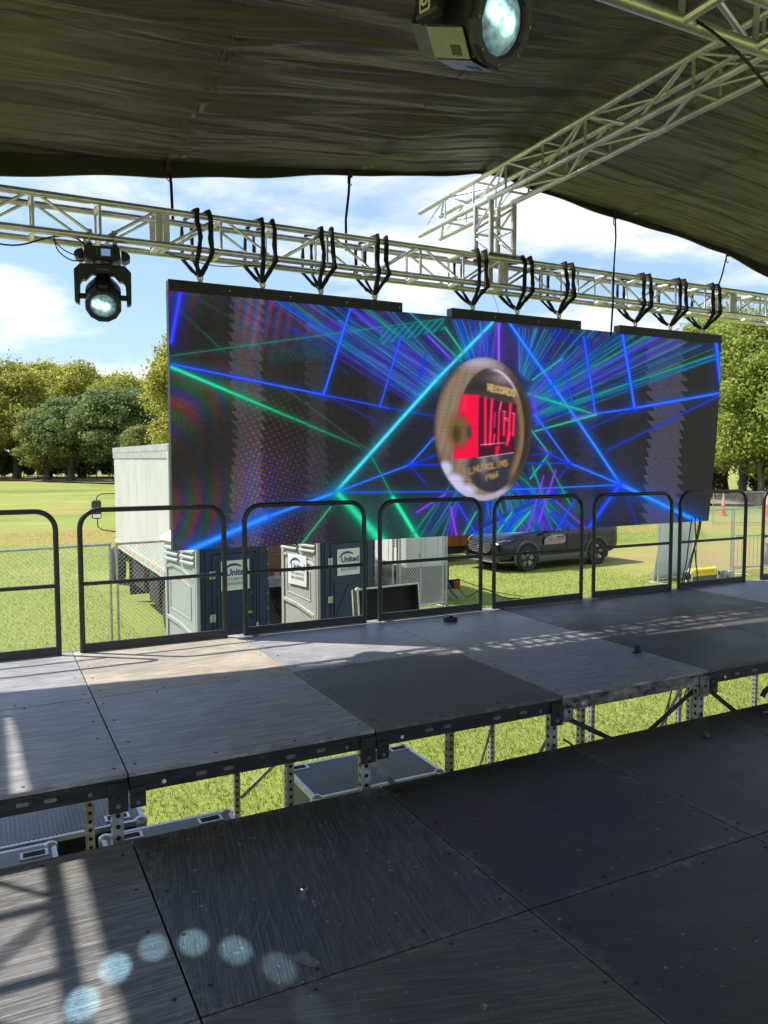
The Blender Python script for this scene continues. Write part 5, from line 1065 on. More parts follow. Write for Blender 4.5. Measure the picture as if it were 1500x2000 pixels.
# ---------------------------------------------------------------- box truck
TRUCK_W = mat('white_truck_panel', (.50, .51, .51), .38, 0, .06, 1.2, .03, 8); TRUCK_T = mat('truck_rail_metal', (.58, .59, .59), .35, .5, .1, 6)
TRUCK_BR = mat('brown_roll_door', (.17, .075, .04), .55, 0, .2, 3)
tk = empty('box_truck', (2.27, 10.0, GZ), 0, 'white box truck with riveted side panels parked beside the toilets', 'truck'); TL, TWd, TB, TH = 6.35, 2.45, 1.12, 3.46
b = MB(); b.box(.02, TWd - .02, .02, TL - .02, TB, TH - .015); b.build('cargo_box', TRUCK_W, tk)
n_ = 6
for i in range(n_):
    y0, y1 = .14 + i * (TL - .24) / n_, .14 + (i + 1) * (TL - .24) / n_; b = MB(); b.box(.0, .021, y0 + .006, y1 - .006, TB + .14, TH - .24); pan = b.build('side_panel', TRUCK_W, tk)
    r = MB()
    for j in range(34):
        for yy in (y0 + .018, y1 - .018): r.lathe([(.006, 0), (0, .003)], 5, (0, yy, TB + .2 + j * .055), (-1, 0, 0))
    r.build('rivet', TRUCK_T, pan, kind='stuff')
b = MB(); b.box(-.012, .03, .0, TL, TH - .22, TH - .10); b.box(-.020, .03, .0, TL, TH - .10, TH); b.box(-.016, .03, 0, TL, TH - .235, TH - .222); b.box(-.02, TWd + .02, .0, TL, TH, TH + .02); b.build('top_rail', TRUCK_T, tk)
b = MB(); b.box(-.012, .03, .0, TL, TB - .03, TB + .14); b.build('bottom_rail', TRUCK_W, tk)
b = MB(); b.box(-.015, .05, -.03, .09, TB - .05, TH + .02); b.box(TWd - .05, TWd + .015, -.03, .09, TB - .05, TH + .02); b.box(.05, TWd - .05, -.028, .05, TH - .2, TH + .02); b.box(.05, TWd - .05, -.03, .05, TB - .1, TB + .03); b.build('rear_frame', TRUCK_W, tk, .008)
for i in range(6): b = MB(); b.cbox(.07, TWd - .07, -.01, .04, TB + .05 + i * .33, TB + .365 + i * .33, .008); b.build('door_slat', TRUCK_BR, tk)
DOTR, DOTW = mat('red_reflector', (.55, .10, .05), .3), mat('amber_reflector', (.62, .34, .20), .3)
for i in range(24): b = MB(); b.box(-.0145, -.0118, .15 + i * .26, .15 + i * .26 + .10, TB + .03, TB + .085); b.build('reflector', DOTR if i % 2 else DOTW, tk)
b = MB(); b.box(.35, .50, .2, TL + 2.2, .62, .9); b.box(TWd - .5, TWd - .35, .2, TL + 2.2, .62, .9); 
for i in range(9): b.box(.05, TWd - .05, .3 + i * .72, .4 + i * .72, .9, TB)
b.build('chassis_rail', DARK, tk)
def wheel_lathe(b, r, w, ox, oy, oz, ax): b.lathe([(r * .62, -w / 2), (r * .9, -w / 2), (r, -w * .32), (r, w * .32), (r * .9, w / 2), (r * .62, w / 2)], 26, (ox, oy, oz), ax)
def wheel(parent, r, w, o, ax, rim, spokes=0, rim2=None):
    t = MB(); wheel_lathe(t, r, w, *o, ax); wh = t.build('wheel', RUBBER, parent); q = MB(); q.lathe([(r * .63, 0), (r * .63, w * .36), (r * .58, w * .40), (r * .52, w * .18), (r * .2, w * .16), (r * .16, w * .3), (0, w * .32)], 20, o, ax); q.build('rim', rim, wh); return wh
RIM_W = mat('white_steel_rim', (.55, .55, .53), .4, .2, .1, 8)
for y in (.72,): 
    for x, sg in ((.30, -1), (TWd - .30, 1)): wheel(tk, .47, .46, (x, y, .47), (sg, 0, 0), RIM_W)
for x, sg in ((.22, -1), (TWd - .22, 1)): wheel(tk, .47, .28, (x, TL + 1.2, .47), (sg, 0, 0), RIM_W)
for y in (.1, 4.6): b = MB(); b.box(.05, .62, y, y + .012, .16, .98); b.build('mud_flap', DARK, tk); b = MB(); b.box(.035, .05, y - .01, y + .02, .2, 1.05); b.build('flap_bar', RUST, tk)
b = MB(); b.cbox(.06, .55, 2.9, 4.3, .45, 1.0, .03); b.cbox(.05, .5, 1.36, 2.3, .42, 1.0, .02); b.build('side_box', DARK, tk)
for x in (.25, .55, TWd - .8, TWd - .5): b = MB(); b.cbox(x, x + .2, -.07, -.031, TB - .02, TB + .07, .006); b.build('tail_lamp', mat('truck_red_lens', (.55, .03, .06), .25), tk)
b = MB(); b.box(.1, TWd - .1, -.16, -.04, TB - .22, TB - .10); b.build('bumper', GALV, tk)
cab = MB(); cab.prism([(TL + .1, .6), (TL + 2.35, .6), (TL + 2.4, 1.35), (TL + 1.9, 1.5), (TL + 1.55, 2.45), (TL + .1, 2.55)], (.42, 0, 0), (0, 1, 0), (0, 0, 1), 1.6); cab.build('cab', TRUCK_W, tk, .05)
b = MB(); b.box(.41, .4185, TL + .5, TL + 1.35, 1.55, 2.3); b.build('cab_window', LENS_GLASS, tk)
mr = empty('mirror', (0, 0, 0)); bpy.data.objects.remove(mr)
b = MB(); b.cbox(-.42, -.19, TL + .92, TL + 1.0, 1.70, 2.17, .03); mi = b.build('mirror', BLACK_PLASTIC, tk); b = MB(); b.box(-.40, -.21, TL + .912, TL + .919, 1.84, 2.14); b.build('mirror_glass', mat('mirror_dark_reflection', (.05, .055, .06), .06, .6), mi); b = MB(); b.box(-.40, -.21, TL + .912, TL + .919, 1.73, 1.82); b.build('wide_mirror', mat('mirror_convex', (.8, .82, .84), .12, 1.0), mi)  # main glass is coloured dark to paint in what it reflects
MB().tube([(-.30, TL + .97, 2.15), (-.29, TL + .97, 2.25), (-.18, TL + .99, 2.33), (.44, TL + 1.0, 2.34)], .014, 6).build('mirror_arm', BLACK_PLASTIC, tk); MB().tube([(-.29, TL + .97, 1.70), (-.28, TL + .97, 1.50), (-.18, TL + .97, 1.42), (-.02, TL + 1.0, 1.38), (.44, TL + 1.0, 1.3)], .014, 6).build('mirror_arm', BLACK_PLASTIC, tk)

# ---------------------------------------------------------------- generator on a trailer
gn = empty('generator_trailer', (7.72, 11.5, GZ), 0, 'white generator cabinet on a two-wheel trailer with red tail lamp', 'generator'); G_W = mat('white_cabinet', (.64, .64, .62), .42, 0, .06, 3, .03, 20); GWd, GLn = 1.0, 2.6
b = MB(); b.box(.01, GWd - .01, .01, GLn - .01, .80, 2.35); b.build('cabinet', G_W, gn)
for x0, x1 in ((.03, .44), (.46, .78), (.80, .985)): b = MB(); b.cbox(x0, x1, -.008, .011, .84, 2.30, .006); b.build('door_panel', G_W, gn)
for y0, y1 in ((.03, .85), (.88, 1.75), (1.78, 2.57)): b = MB(); b.cbox(-.008, .011, y0, y1, .84, 2.30, .006); b.build('side_panel', G_W, gn)
for i in range(7):
    for j in range(5): b = MB(); b.box(-.0105, -.0075, .28 + j * .085, .335 + j * .085, 1.22 + i * .055, 1.25 + i * .055); b.build('louvre', DARK, gn)
b = MB(); b.box(-.0105, -.0075, 1.40, 1.62, 1.55, 1.80); b.build('notice', DARK, gn); b = MB(); b.cbox(.30, .36, -.03, -.008, 1.02, 1.10, .004); b.build('latch', BLACK_PLASTIC, gn)
b = MB(); b.box(.1, GWd + .02, -.012, -.009, 1.68, 1.69); b.build('seam_trim', DARK, gn)
b = MB(); b.box(-.02, GWd + .05, -.02, GLn + .02, .66, .79); b.box(.1, .9, -.1, 2.4, .42, .655); b.box(GWd - .06, GWd + .06, -.06, .06, .25, .80); b.build('trailer_frame', DARK, gn); b = MB(); b.box(.04, GWd - .03, .0, 2.3, .10, .415); b.build('underskirt', DARK, gn); b = MB(); b.box(.42, .5, GLn, GLn + 1.6, .5, .6); b.build('drawbar', DARK, gn)
for x, sg in ((-.22, -1), (GWd + .22, 1)):
    wheel(gn, .34, .2, (x, 1.5, .34), (sg, 0, 0), RIM_W); f = MB(); pts = arc((x, 1.5, .36), .46, -.15, math.pi + .15, 14, (0, 1, 0), (0, 0, 1))
    for p, q in zip(pts, pts[1:]): f.bar(p, q, .26, .012, (0, .01, 1) if abs(p.z - q.z) < .2 else (0, 1, .3))
    vs = []
    f = MB()
    for p in pts:
        for xx_ in (x - .14, x + .14): vs.append((xx_, p.y, p.z))
    f.add(vs, [(2 * i, 2 * i + 1, 2 * i + 3, 2 * i + 2) for i in range(14)], True); fo = f.build('fender', mat('dusty_fender', (.20, .19, .175), .55, .2, .2, 6), gn); fo.modifiers.new('t', 'SOLIDIFY').thickness = .012
b = MB(); b.cbox(GWd + .10, GWd + .34, -.10, .02, .26, .46, .006); lamp_ = b.build('lamp_box', DARK, gn); b = MB(); b.cbox(GWd + .17, GWd + .33, -.125, -.098, .28, .44, .008); b.build('tail_lamp', mat('red_lens', (.50, .03, .02), .2), lamp_)
MB().tube([(GWd + .05, -.05, .40), (GWd + .10, -.10, .2), (GWd + .22, -.2, .06)], .03, 8).build('jack', mat('blue_grey_steel', (.06, .12, .17), .5, .3), gn)
cable([(8.9, 11.35, GZ + .42), (9.1, 11.2, GZ + .1), (9.5, 11.1, GZ + .25), (9.9, 10.9, GZ + .06), (10.3, 10.8, GZ + .02)], .012, 'loose black cable running from the generator tail lamp onto the grass'); cable([(8.95, 11.35, GZ + .5), (9.3, 11.25, GZ + .35), (9.9, 11.2, GZ + .14), (10.5, 10.9, GZ + .03)], .010, 'second black cable trailing from the generator onto the grass')

# ---------------------------------------------------------------- rust-orange trailer behind
ot = empty('cargo_trailer', (6.0, 16.9, GZ), 0, 'rust-orange trailer body standing between the generator and the parked car', 'trailer'); O_ = mat('rust_orange_paint', (.30, .085, .025), .5, .1, .18, 3); OD = mat('dark_underbody', (.02, .02, .02), .7)
MB().cbox(0, 7.0, .0, 2.0, .48, 1.55, .03).build('body', O_, ot); MB().box(.1, 6.9, .06, 1.94, .25, .47).build('underframe', OD, ot)
for i in range(8): MB().cbox(.12 + i * .92, .20 + i * .92, -.03, .001, .5, 1.52, .006).build('stake', O_, ot)
for x in (1.2, 1.95, 5.6): 
    for y, sg in ((.1, -1), (1.9, 1)): wheel(ot, .36, .24, (x, y, .36), (0, sg, 0), OD)
for x in (.55, 1.05): MB().cbox(x, x + .22, -.04, -.005, .62, .74, .006).build('tail_lamp', mat('red_lamp', (.6, .03, .05), .25), ot)

# ---------------------------------------------------------------- parked SUV
hd_ = Vector((-2.8, -.25, 0)).normalized(); lf = Vector((-hd_.y, hd_.x, 0)); cpos = Vector((14.55, 14.5, GZ)) - lf * .82
car = empty('parked_car', cpos, math.atan2(hd_.y, hd_.x), 'dark blue-black SUV with two-tone wheels and a door decal, parked on the grass', 'car')
PAINT = mat('dark_blue_paint', (.004, .007, .016), .14, .0, coat=.35, spec=.35); CLAD = mat('grey_plastic_cladding', (.055, .055, .053), .55, 0, .12, 12); CHROME = mat('chrome', (.75, .76, .78), .12, 1.0); GLASS = mat('tinted_glass', (.008, .010, .012), .05, coat=.6)
ST = [(2.36, .40, .62, .70, .60, .76, .42), (2.30, .27, .78, .78, .74, .86, .58), (2.12, .25, .88, .86, .82, .95, .68), (1.75, .25, .93, .97, .88, 1.07, .76), (1.3, .25, .935, 1.01, .90, 1.11, .78), (.82, .25, .93, 1.05, .91, 1.15, .76), (.40, .25, .93, 1.03, .905, 1.30, .66), (.0, .25, .93, 1.04, .91, 1.52, .61), (-.6, .25, .93, 1.05, .91, 1.61, .60), (-1.3, .25, .935, 1.06, .91, 1.60, .59), (-1.85, .26, .935, 1.12, .91, 1.58, .62), (-2.2, .30, .92, 1.14, .89, 1.45, .68), (-2.40, .36, .88, 1.12, .86, 1.22, .70), (-2.46, .44, .80, 1.06, .78, 1.12, .60)]
def ring(s):
    x, zb, wm, zs, ws, zt, wt = s; half = [(0, zb), (wm * .82, zb), (wm * .965, zb + .10), (wm, zb + .26), (wm * 1.0, .66), (wm * .985, .80), ((ws + wm * .985) / 2, (zs + .82) / 2), (ws, zs), (wt + (ws - wt) * .08, zt - (zt - zs) * .10), (wt * .82, zt), (0, zt + .012)]
    return [(x, y, z) for y, z in half] + [(x, -y, z) for y, z in half[-2:0:-1]]
b = MB(); rs = [ring(s) for s in ST]; k = len(rs[0]); b.add([p for r in rs for p in r], [(i * k + j, (i + 1) * k + j, (i + 1) * k + (j + 1) % k, i * k + (j + 1) % k) for i in range(len(rs) - 1) for j in range(k)] + [tuple(range(k)), tuple(range((len(rs) - 1) * k, len(rs) * k))[::-1]], True)
body = b.build('body', PAINT, car); sb = body.modifiers.new('s', 'SUBSURF'); sb.levels = 1; sb.render_levels = 2
WX, WY, WR = (1.407, -1.407), .80, .365
ALLOY_D, ALLOY_L = mat('dark_alloy', (.02, .02, .021), .4, .4), mat('machined_alloy', (.70, .68, .64), .28, .7)
for wx in WX:
    for sg in (1, -1):
        a = MB(); a.lathe([(0, .0), (.425, .0), (.425, .012)], 30, (wx, sg * .925, WR + .02), (0, sg, 0)); a.build('wheel_well', DARK, car)
        a = MB(); pts = []
        for i in range(21):
            t = -.42 + (math.pi + .84) * i / 20; c_, s_ = math.cos(t), math.sin(t)
            for rr_, yy in ((.415, .935), (.43, .962), (.495, .955), (.505, .92)): pts.append((wx + c_ * rr_, sg * yy, max(.2, WR + .02 + s_ * rr_)))
        a.add(pts, [(i * 4 + j, i * 4 + j + 1, i * 4 + j + 5, i * 4 + j + 4) for i in range(20) for j in range(3)], True); a.build('arch_cladding', CLAD, car)
        t = MB(); t.lathe([(.245, -.10), (.34, -.11), (WR, -.08), (WR, .075), (.345, .105), (.262, .10), (.252, .08)], 32, (wx, sg * .865, WR), (0, sg, 0)); wh = t.build('wheel', RUBBER, car)
        q = MB(); q.lathe([(.255, .0), (.255, .085), (.243, .088), (.236, .05), (.05, .045), (.05, .07), (.04, .078), (0, .078)], 28, (wx, sg * .865, WR), (0, sg, 0)); q.build('rim', ALLOY_D, wh)
        for i in range(5):
            for da in (-.20, .20):
                t0 = i * 2 * math.pi / 5 + .3 + da; ex = Vector((math.cos(t0), 0, math.sin(t0))); ey = Vector((-math.sin(t0), 0, math.cos(t0))); s = MB(); o_ = Vector((wx, sg * (.865 + .066), WR)); s.prism([(.075, -.020 - da * .05), (.238, -.042), (.238, .042), (.075, .020 - da * .05)][::sg], o_, ex, ey, -.016 * sg if False else -.014); s.build('spoke', ALLOY_L, wh)
for sg in (1, -1):
    b = MB(); b.cbox(-.98, .98, sg * .94 - .018, sg * .94 + .018, .24, .44, .015); b.build('sill_cladding', CLAD, car)
    b = MB(); b.cbox(-.95, .95, sg * .949 - .006, sg * .949 + .012, .36, .385, .003); b.build('sill_trim', mat('grey_trim', (.12, .12, .12), .4), car)
    for x in (.86, -.12, -1.02): b = MB(); b.bar((x, sg * .934, .46), (x - .05, sg * .93, .84), .010, .006, (0, 1, 0)); b.bar((x - .05, sg * .93, .84), (x - .1, sg * .912, 1.03), .010, .006, (0, 1, 0)); b.build('door_gap', DARK, car)
    for x in (.08, -.92): b = MB(); b.cbox(x - .02, x + .20, sg * .935 - .012, sg * .935 + .02, .91, .945, .008); b.build('door_handle', PAINT, car)
    b = MB(); b.cbox(.66, .84, sg * 1.0 - .10, sg * 1.0 + .10, 1.08, 1.22, .03); b.build('wing_mirror', PAINT, car)
    b = MB(); V4 = [(.34, .872, 1.09), (-.02, .70, 1.47), (-.10, .70, 1.50), (-.20, .888, 1.09)]; b.add([(x, sg * (y + .012), z) for x, y, z in V4], [(0, 1, 2, 3)]); b.build('window', GLASS, car); b = MB(); V4 = [(-.26, .888, 1.09), (-.18, .70, 1.51), (-1.0, .70, 1.52), (-1.15, .885, 1.10)]; b.add([(x, sg * (y + .014), z) for x, y, z in V4], [(0, 1, 2, 3)]); b.build('window', GLASS, car)
    b = MB(); b.prism([(0, 0), (.36, .06), (.42, .12), (.20, .13), (.02, .09)], (2.30, sg * .62, .78), (-.82, sg * .52, 0), (0, 0, 1), .02 * sg); b.build('headlight', mat('headlight_glass', (.5, .52, .55), .1, .3, coat=1), car)
    b = MB(); b.cbox(-2.36, -2.2, sg * .72 - .14, sg * .72 + .14, .86, .98, .02); b.build('tail_lamp', mat('tail_red', (.3, .01, .01), .2, coat=1), car)
b = MB(); b.add([(.74, -.72, 1.10), (.74, .72, 1.10), (.08, .58, 1.52), (.08, -.58, 1.52)], [(0, 1, 2, 3)]); b.xf(Matrix.Translation((.03, 0, .02))); b.build('windscreen', GLASS, car)
# nose: grille with bright surround, badge, bumper
fx = 2.375
b = MB(); GP = [(-.56, .83), (.56, .83), (.60, .74), (.44, .56), (.20, .50), (-.20, .50), (-.44, .56), (-.60, .74)]; b.prism([(y, z) for y, z in GP], (fx - .03, 0, 0), (0, 1, 0), (0, 0, 1), .05); gr = b.build('grille', DARK, car)
b = MB()
for p, q in zip(GP, GP[1:] + GP[:1]):
    if p[1] == .83 and q[1] == .83: continue
    b.bar((fx + .022, *p), (fx + .022, *q), .022, .03, (1, 0, 0))
b.build('grille_surround', CHROME, gr)
b = MB()
for i in range(6):
    z = .55 + i * .05; wd = .40 if i == 0 else .53
    for j in range(int(wd / .045)):
        for s_ in (-1, 1): b.box(fx + .019, fx + .028, s_ * (j * .045 + .022 * (i % 2)) - .014, s_ * (j * .045 + .022 * (i % 2)) + .014, z - .005, z + .006)
b.build('grille_mesh', ALU_DULL, gr, kind='stuff')
b = MB(); b.tube([(fx + .034, .075 * math.cos(t), .70 + .058 * math.sin(t)) for t in (2 * math.pi * i / 20 for i in range(20))], .009, 6, closed=True); b.tube([(fx + .034, -.068, .725), (fx + .034, -.03, .728), (fx + .034, 0, .685), (fx + .034, .03, .728), (fx + .034, .068, .725)], .008, 6); b.build('badge', CHROME, gr)
b = MB(); b.cbox(2.24, 2.40, -.74, .74, .27, .40, .03); b.build('bumper_cladding', CLAD, car); b = MB(); b.cbox(2.385, 2.41, -.66, .66, .275, .315, .008); b.build('skid_trim', mat('silver_trim', (.22, .22, .22), .4, .4), car); b = MB(); b.cbox(2.37, 2.395, -.52, .52, .34, .44, .01); b.build('lower_intake', DARK, car)
for sg in (-1, 1): b = MB(); b.prism([(-.16, 0), (.16, .03), (.14, .10), (-.16, .12)], (2.345, sg * .68, .38), (-.3, sg * .95, 0), (0, 0, 1), .03 * sg); b.build('fog_recess', DARK, car)
# decal on the near front door
dc = MB(); DP = [(-.40, -.11), (.34, -.11), (.42, -.06), (.42, .10), (.30, .16), (-.12, .16), (-.34, .10), (-.42, .02)]; dc.prism([(x, z) for x, z in DP], (.36, .949, .84), (-1, 0, 0), (0, 0, 1), .003); dk = dc.build('door_decal', mat('decal_silver', (.36, .37, .38), .35, .2, 0, 14, col2=(.15, .16, .18), stretch=(.6, 1, 3)), car)
b = MB(); b.box(-.02, .62, .9525, .954, .835, .86); b.box(.0, .66, .9525, .954, .79, .80); b.build('red_stripe', mat('decal_red', (.42, .06, .05), .4), dk); b = MB(); b.box(.42, .66, .9525, .954, .875, .915); b.box(.1, .3, .9525, .954, .885, .93); b.build('green_patch', mat('decal_green', (.10, .26, .17), .4), dk); b = MB(); b.box(-.03, .05, .9525, .954, .89, .94); b.build('red_patch', mat('decal_red_dark', (.3, .05, .05), .4), dk)
# ---------------------------------------------------------------- trees
BARK = mat('grey_brown_bark', (.085, .07, .055), .9, 0, .35, 3, .7, 14, stretch=(1, 1, .25))
L_YEL = leaf_mat('yellowing_leaf', (.23, .26, .05), (.43, .43, .08), (.60, .55, .13)); L_DRK = leaf_mat('dark_green_leaf', (.12, .175, .07), (.21, .28, .105), (.33, .39, .15)); L_MID = leaf_mat('olive_leaf', (.13, .18, .05), (.25, .29, .08), (.42, .42, .13)); L_LIT = leaf_mat('fresh_green_leaf', (.15, .22, .045), (.34, .42, .085), (.58, .60, .18))
def crown_mesh(name, seed, h0, h1, rad, n_lobes, n_leaf, size, m, top_bias=1.0, droop=.0, z_out=None):
    r = np.random.default_rng(seed); H_ = h1 - h0; lob = []
    for i in range(int(n_lobes * 1.9)):
        t = r.random() ** .8; z = h0 + H_ * (.08 + .84 * t); env = math.sin(math.pi * (.16 + .78 * t) ** top_bias) ** .65; a = r.random() * 6.283; d = rad * env * r.uniform(.25, .88)
        k_ = r.uniform(.13, .30); lob.append((d * math.cos(a), d * math.sin(a), z, rad * k_, H_ * k_ * r.uniform(.32, .46)))
    lob.append((0, 0, h0 + H_ * .86, rad * .36, H_ * .13))
    lob = np.array(lob); wts = lob[:, 3] ** 2; idx = r.choice(len(lob), n_leaf, p=wts / wts.sum()); q = lob[idx]
    v = r.normal(size=(n_leaf, 3)); v /= np.linalg.norm(v, axis=1)[:, None]; rr_ = np.where(r.random(n_leaf) < .2, .4 + 1.3 * r.random(n_leaf), .5 + .6 * r.random(n_leaf) ** .6); rr_ *= 1 + .15 * np.sin(v[:, 0] * 7 + idx) * np.cos(v[:, 1] * 6 + idx * 2)
    c = q[:, :3] + v * np.stack([q[:, 3], q[:, 3], q[:, 4]], -1) * rr_[:, None]
    nrm = v * .42 + r.normal(size=(n_leaf, 3)) * .55 + np.array([0, 0, .35]); nrm /= np.linalg.norm(nrm, axis=1)[:, None]
    a = np.cross(nrm, r.normal(size=(n_leaf, 3))); a /= np.linalg.norm(a, axis=1)[:, None]; b = np.cross(nrm, a); s = size * (.55 + .9 * r.random(n_leaf))[:, None]
    P = np.stack([c - a * s * .9, c - b * s * .5 + a * s * .05, c + a * s * .9, c + b * s * .55], 1).astype(np.float32)
    me = bpy.data.meshes.new(name); N = n_leaf; me.vertices.add(N * 4); me.vertices.foreach_set('co', P.reshape(-1)); me.loops.add(N * 4); me.loops.foreach_set('vertex_index', np.arange(N * 4, dtype=np.int32)); me.polygons.add(N); me.polygons.foreach_set('loop_start', np.arange(0, N * 4, 4, dtype=np.int32)); me.update(); me.validate(); me.materials.append(m); return me, lob
def trunk_mesh(lob, h0, rad, r0, seed):
    r = np.random.default_rng(seed); b = MB(); top = lob[:, 2].max() * .8; n = 9
    P = [Vector((.12 * math.sin(i * 1.3 + seed) * i / n * 3, .12 * math.cos(i * 1.7 + seed) * i / n * 3, top * i / n)) for i in range(n + 1)]
    b.tube(P, [r0 * (1.45 if i == 0 else 1) * (1 - .85 * i / n) for i in range(n + 1)], 9)
    for k in r.choice(len(lob), min(14, len(lob)), replace=False):
        x, y, z = lob[k][:3]; s = min(n - 1, max(1, int(n * (z * .55) / top))); p0 = P[s]; mid = p0 * .5 + Vector((x, y, z)) * .5 + Vector((0, 0, -.05 * z)); b.tube([p0, mid, Vector((x, y, z))], [r0 * .42 * (1 - .6 * s / n), r0 * .22, r0 * .06], 6, cap=False)
    return b.mesh('trunk', BARK)
KIND = {}
def kind(k, *a, r0=.4): me, lob = crown_mesh('crown', *a); KIND[k] = (me, trunk_mesh(lob, a[1], a[3], r0, a[0]))
#        seed h0   h1   rad  lobes leaves size material
kind('plane', 1, 3.2, 18.2, 6.6, 44, 26000, .22, L_YEL, r0=.55); kind('plane2', 2, 2.6, 17.2, 6.2, 42, 25000, .22, L_YEL, r0=.5); kind('plane_tall', 3, 2.5, 18.6, 6.0, 44, 28000, .20, L_YEL, r0=.5)
kind('dark', 4, 2.2, 12.0, 6.0, 38, 25000, .20, L_DRK, r0=.55); kind('dark2', 5, 2.0, 11.2, 5.4, 34, 22000, .20, L_MID, r0=.5); kind('lime', 6, 2.6, 14.5, 5.2, 40, 30000, .145, L_LIT, r0=.34); kind('lime2', 7, 1.6, 11.0, 4.2, 32, 24000, .145, L_LIT, r0=.28); kind('wood', 8, .8, 13.0, 5.0, 24, 7000, .42, L_DRK, r0=.35); kind('wood_lit', 9, 1.0, 15.0, 5.0, 26, 8000, .36, L_MID, r0=.35)
def tree(k, x, y, label, group, s=1.0, rz=0.0, sz=None):
    d = empty('tree', (x, y, GZ), rz, label, 'tree', group); d.scale = (s, s, sz or s); inst('trunk', KIND[k][1], d); inst('crown', KIND[k][0], d); return d
GL, GR = 'park trees across the field', 'trees at the edge of the yard'
tree('plane2', -7.5, 129, 'yellowing tree at the edge of view across the field', GL, 1.0, .4)
tree('plane', 3.8, 127.5, 'broad yellowing tree with a pale trunk standing on the field edge', GL, 1.0, 1.1)
tree('plane2', -1.5, 122, 'low yellow tree left of the dark green trees', GL, .62, 2.2)
tree('plane', 13.5, 131, 'tall rounded yellow tree behind the dark green trees', GL, 1.04, 2.5)
tree('plane2', 22.5, 133, 'yellow tree dipping towards the sky gap beside the near yellow tree', GL, .95, .8)
tree('plane', -3.5, 137, 'yellowing tree behind the broad one with the pale trunk', GL, 1.02, 3.0); tree('plane2', 9.0, 139, 'yellow tree crown filling the gap above the olive tree', GL, 1.12, .3); tree('plane', 18.8, 124, 'yellow tree directly behind the tallest dark green tree', GL, .92, 4.2); tree('plane_tall', 28.5, 112, 'yellow-green tree low behind the truck roof', GL, .95, 1.2)
tree('dark', 10.2, 112.5, 'dark green tree with a stout forked trunk in front of the yellow trees', GL, .98, .2)
tree('dark', 15.6, 106.5, 'tallest dark green tree, behind the top corner of the white truck', GL, 1.08, 3.4)
tree('dark2', 7.2, 114.5, 'olive green tree with low branches beside the dark green trees', GL, .92, 1.9)
tree('plane_tall', 20.6, 86, 'near yellow-green tree rising behind the screen edge', GL, .98, 2.0)
tree('dark2', 17.2, 97, 'small dark tree behind the truck roof', GL, .66, .7)
tree('plane2', 32, 84, 'yellowing tree hidden mostly by the screen', GL, .9, 1.5); tree('plane', 42, 74, 'second yellowing tree hidden mostly by the screen', GL, .85, 2.9)
tree('lime', 46.9, 37.0, 'fresh green tree touching the outer edge of the screen', GR, .92, .3); tree('lime', 46.0, 33.0, 'fresh green tree with a bare trunk behind the guard rail', GR, .90, 2.1); tree('lime2', 44.2, 30.3, 'low fresh green tree at the edge of view, in front of the others', GR, .92, 1.0); tree('lime', 49.5, 32.0, 'fresh green tree with a brown trunk, half hidden by its neighbours', GR, 1.0, 4.0)
tree('lime2', 50.5, 39.5, 'fresh green tree just behind the one touching the screen', GR, 1.1, 5.0); tree('lime', 54, 28.0, 'fresh green tree beyond the edge of view', GR, 1.0, 5.6); tree('lime', 55, 42, 'taller green tree standing behind the green trees', GR, 1.1, .9)
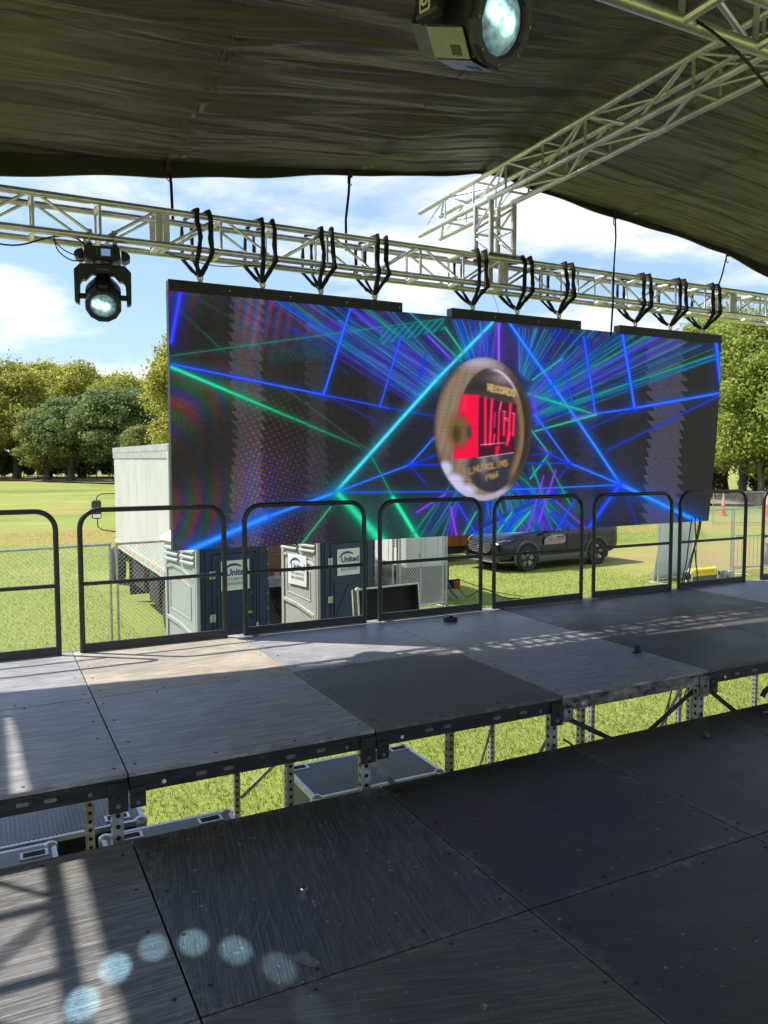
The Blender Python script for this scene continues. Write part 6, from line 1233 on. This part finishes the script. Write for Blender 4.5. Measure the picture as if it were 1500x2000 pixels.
# the wood behind, as one mass
r_ = np.random.default_rng(21); wood = MB()
def mass(name, k, pts, m):
    src = KIND[k][0]; co = np.empty(len(src.vertices) * 3, np.float32); src.vertices.foreach_get('co', co); co = co.reshape(-1, 3); A_ = []
    for x, y, s in pts: t = r_.random() * 6.28; c, q = math.cos(t), math.sin(t); A_.append(np.stack([(co[:, 0] * c - co[:, 1] * q) * s + x, (co[:, 0] * q + co[:, 1] * c) * s + y, co[:, 2] * s + GZ], -1))
    P = np.concatenate(A_).astype(np.float32); N = len(P) // 4; me = bpy.data.meshes.new(name); me.vertices.add(len(P)); me.vertices.foreach_set('co', P.reshape(-1)); me.loops.add(len(P)); me.loops.foreach_set('vertex_index', np.arange(len(P), dtype=np.int32)); me.polygons.add(N); me.polygons.foreach_set('loop_start', np.arange(0, N * 4, 4, dtype=np.int32)); me.update(); me.materials.append(m); o = bpy.data.objects.new(name, me); COL.objects.link(o); tag(o, kind='stuff')
mass('far_wood', 'wood', [(x, 150 - .32 * (x + 20) + r_.uniform(-4, 4), r_.uniform(.6, .95)) for x in np.linspace(-40, 60, 22)], L_DRK)
mass('shade_undergrowth', 'wood', [(x, 140 - .36 * (x + 20) + r_.uniform(-3, 3), r_.uniform(.26, .42)) for x in np.linspace(-40, 46, 48)], L_DRK)  # dense dark bushes added to stand in for shade under the far trees
mass('woodland', 'wood_lit', [(x, y, r_.uniform(.7, 1.0)) for x, y in ((56, 50), (62, 45), (60, 36), (66, 30), (64, 20), (70, 38), (52, 58), (46, 66), (38, 76), (72, 14))], L_MID)
mass('shrub_layer', 'wood_lit', [(x + r_.uniform(-1, 1), y + r_.uniform(-1, 1), r_.uniform(.18, .36)) for x, y in ((53, 43), (54, 38), (56, 34), (57, 30), (58, 26), (60, 22), (50, 46), (55, 45), (51, 41), (52, 36), (53, 33), (54, 29), (55, 25), (56, 39), (58, 33), (48, 48), (59, 40), (57, 22))], L_MID)
# park fence in the shade of the far trees
def pfence(p0, p1, n, label):
    d = empty('park_fence', (*p0, GZ), math.atan2(p1[1] - p0[1], p1[0] - p0[0]), label, 'fence', 'iron fences under the far trees'); L = math.dist(p0, p1)
    for i in range(n): MB().box(L * i / (n - 1) - .05, L * i / (n - 1) + .05, -.05, .05, 0, 2.0).build('post', BLACK_STEEL, d)
    for z in (.4, 1.8): MB().box(0, L, -.02, .02, z - .03, z + .03).build('rail', BLACK_STEEL, d)
pfence((-30, 139), (4.5, 133), 14, 'dark iron fence in the shade under the yellowing trees'); pfence((5, 132.5), (20, 112), 9, 'dark iron fence in the shade behind the dark green trees')
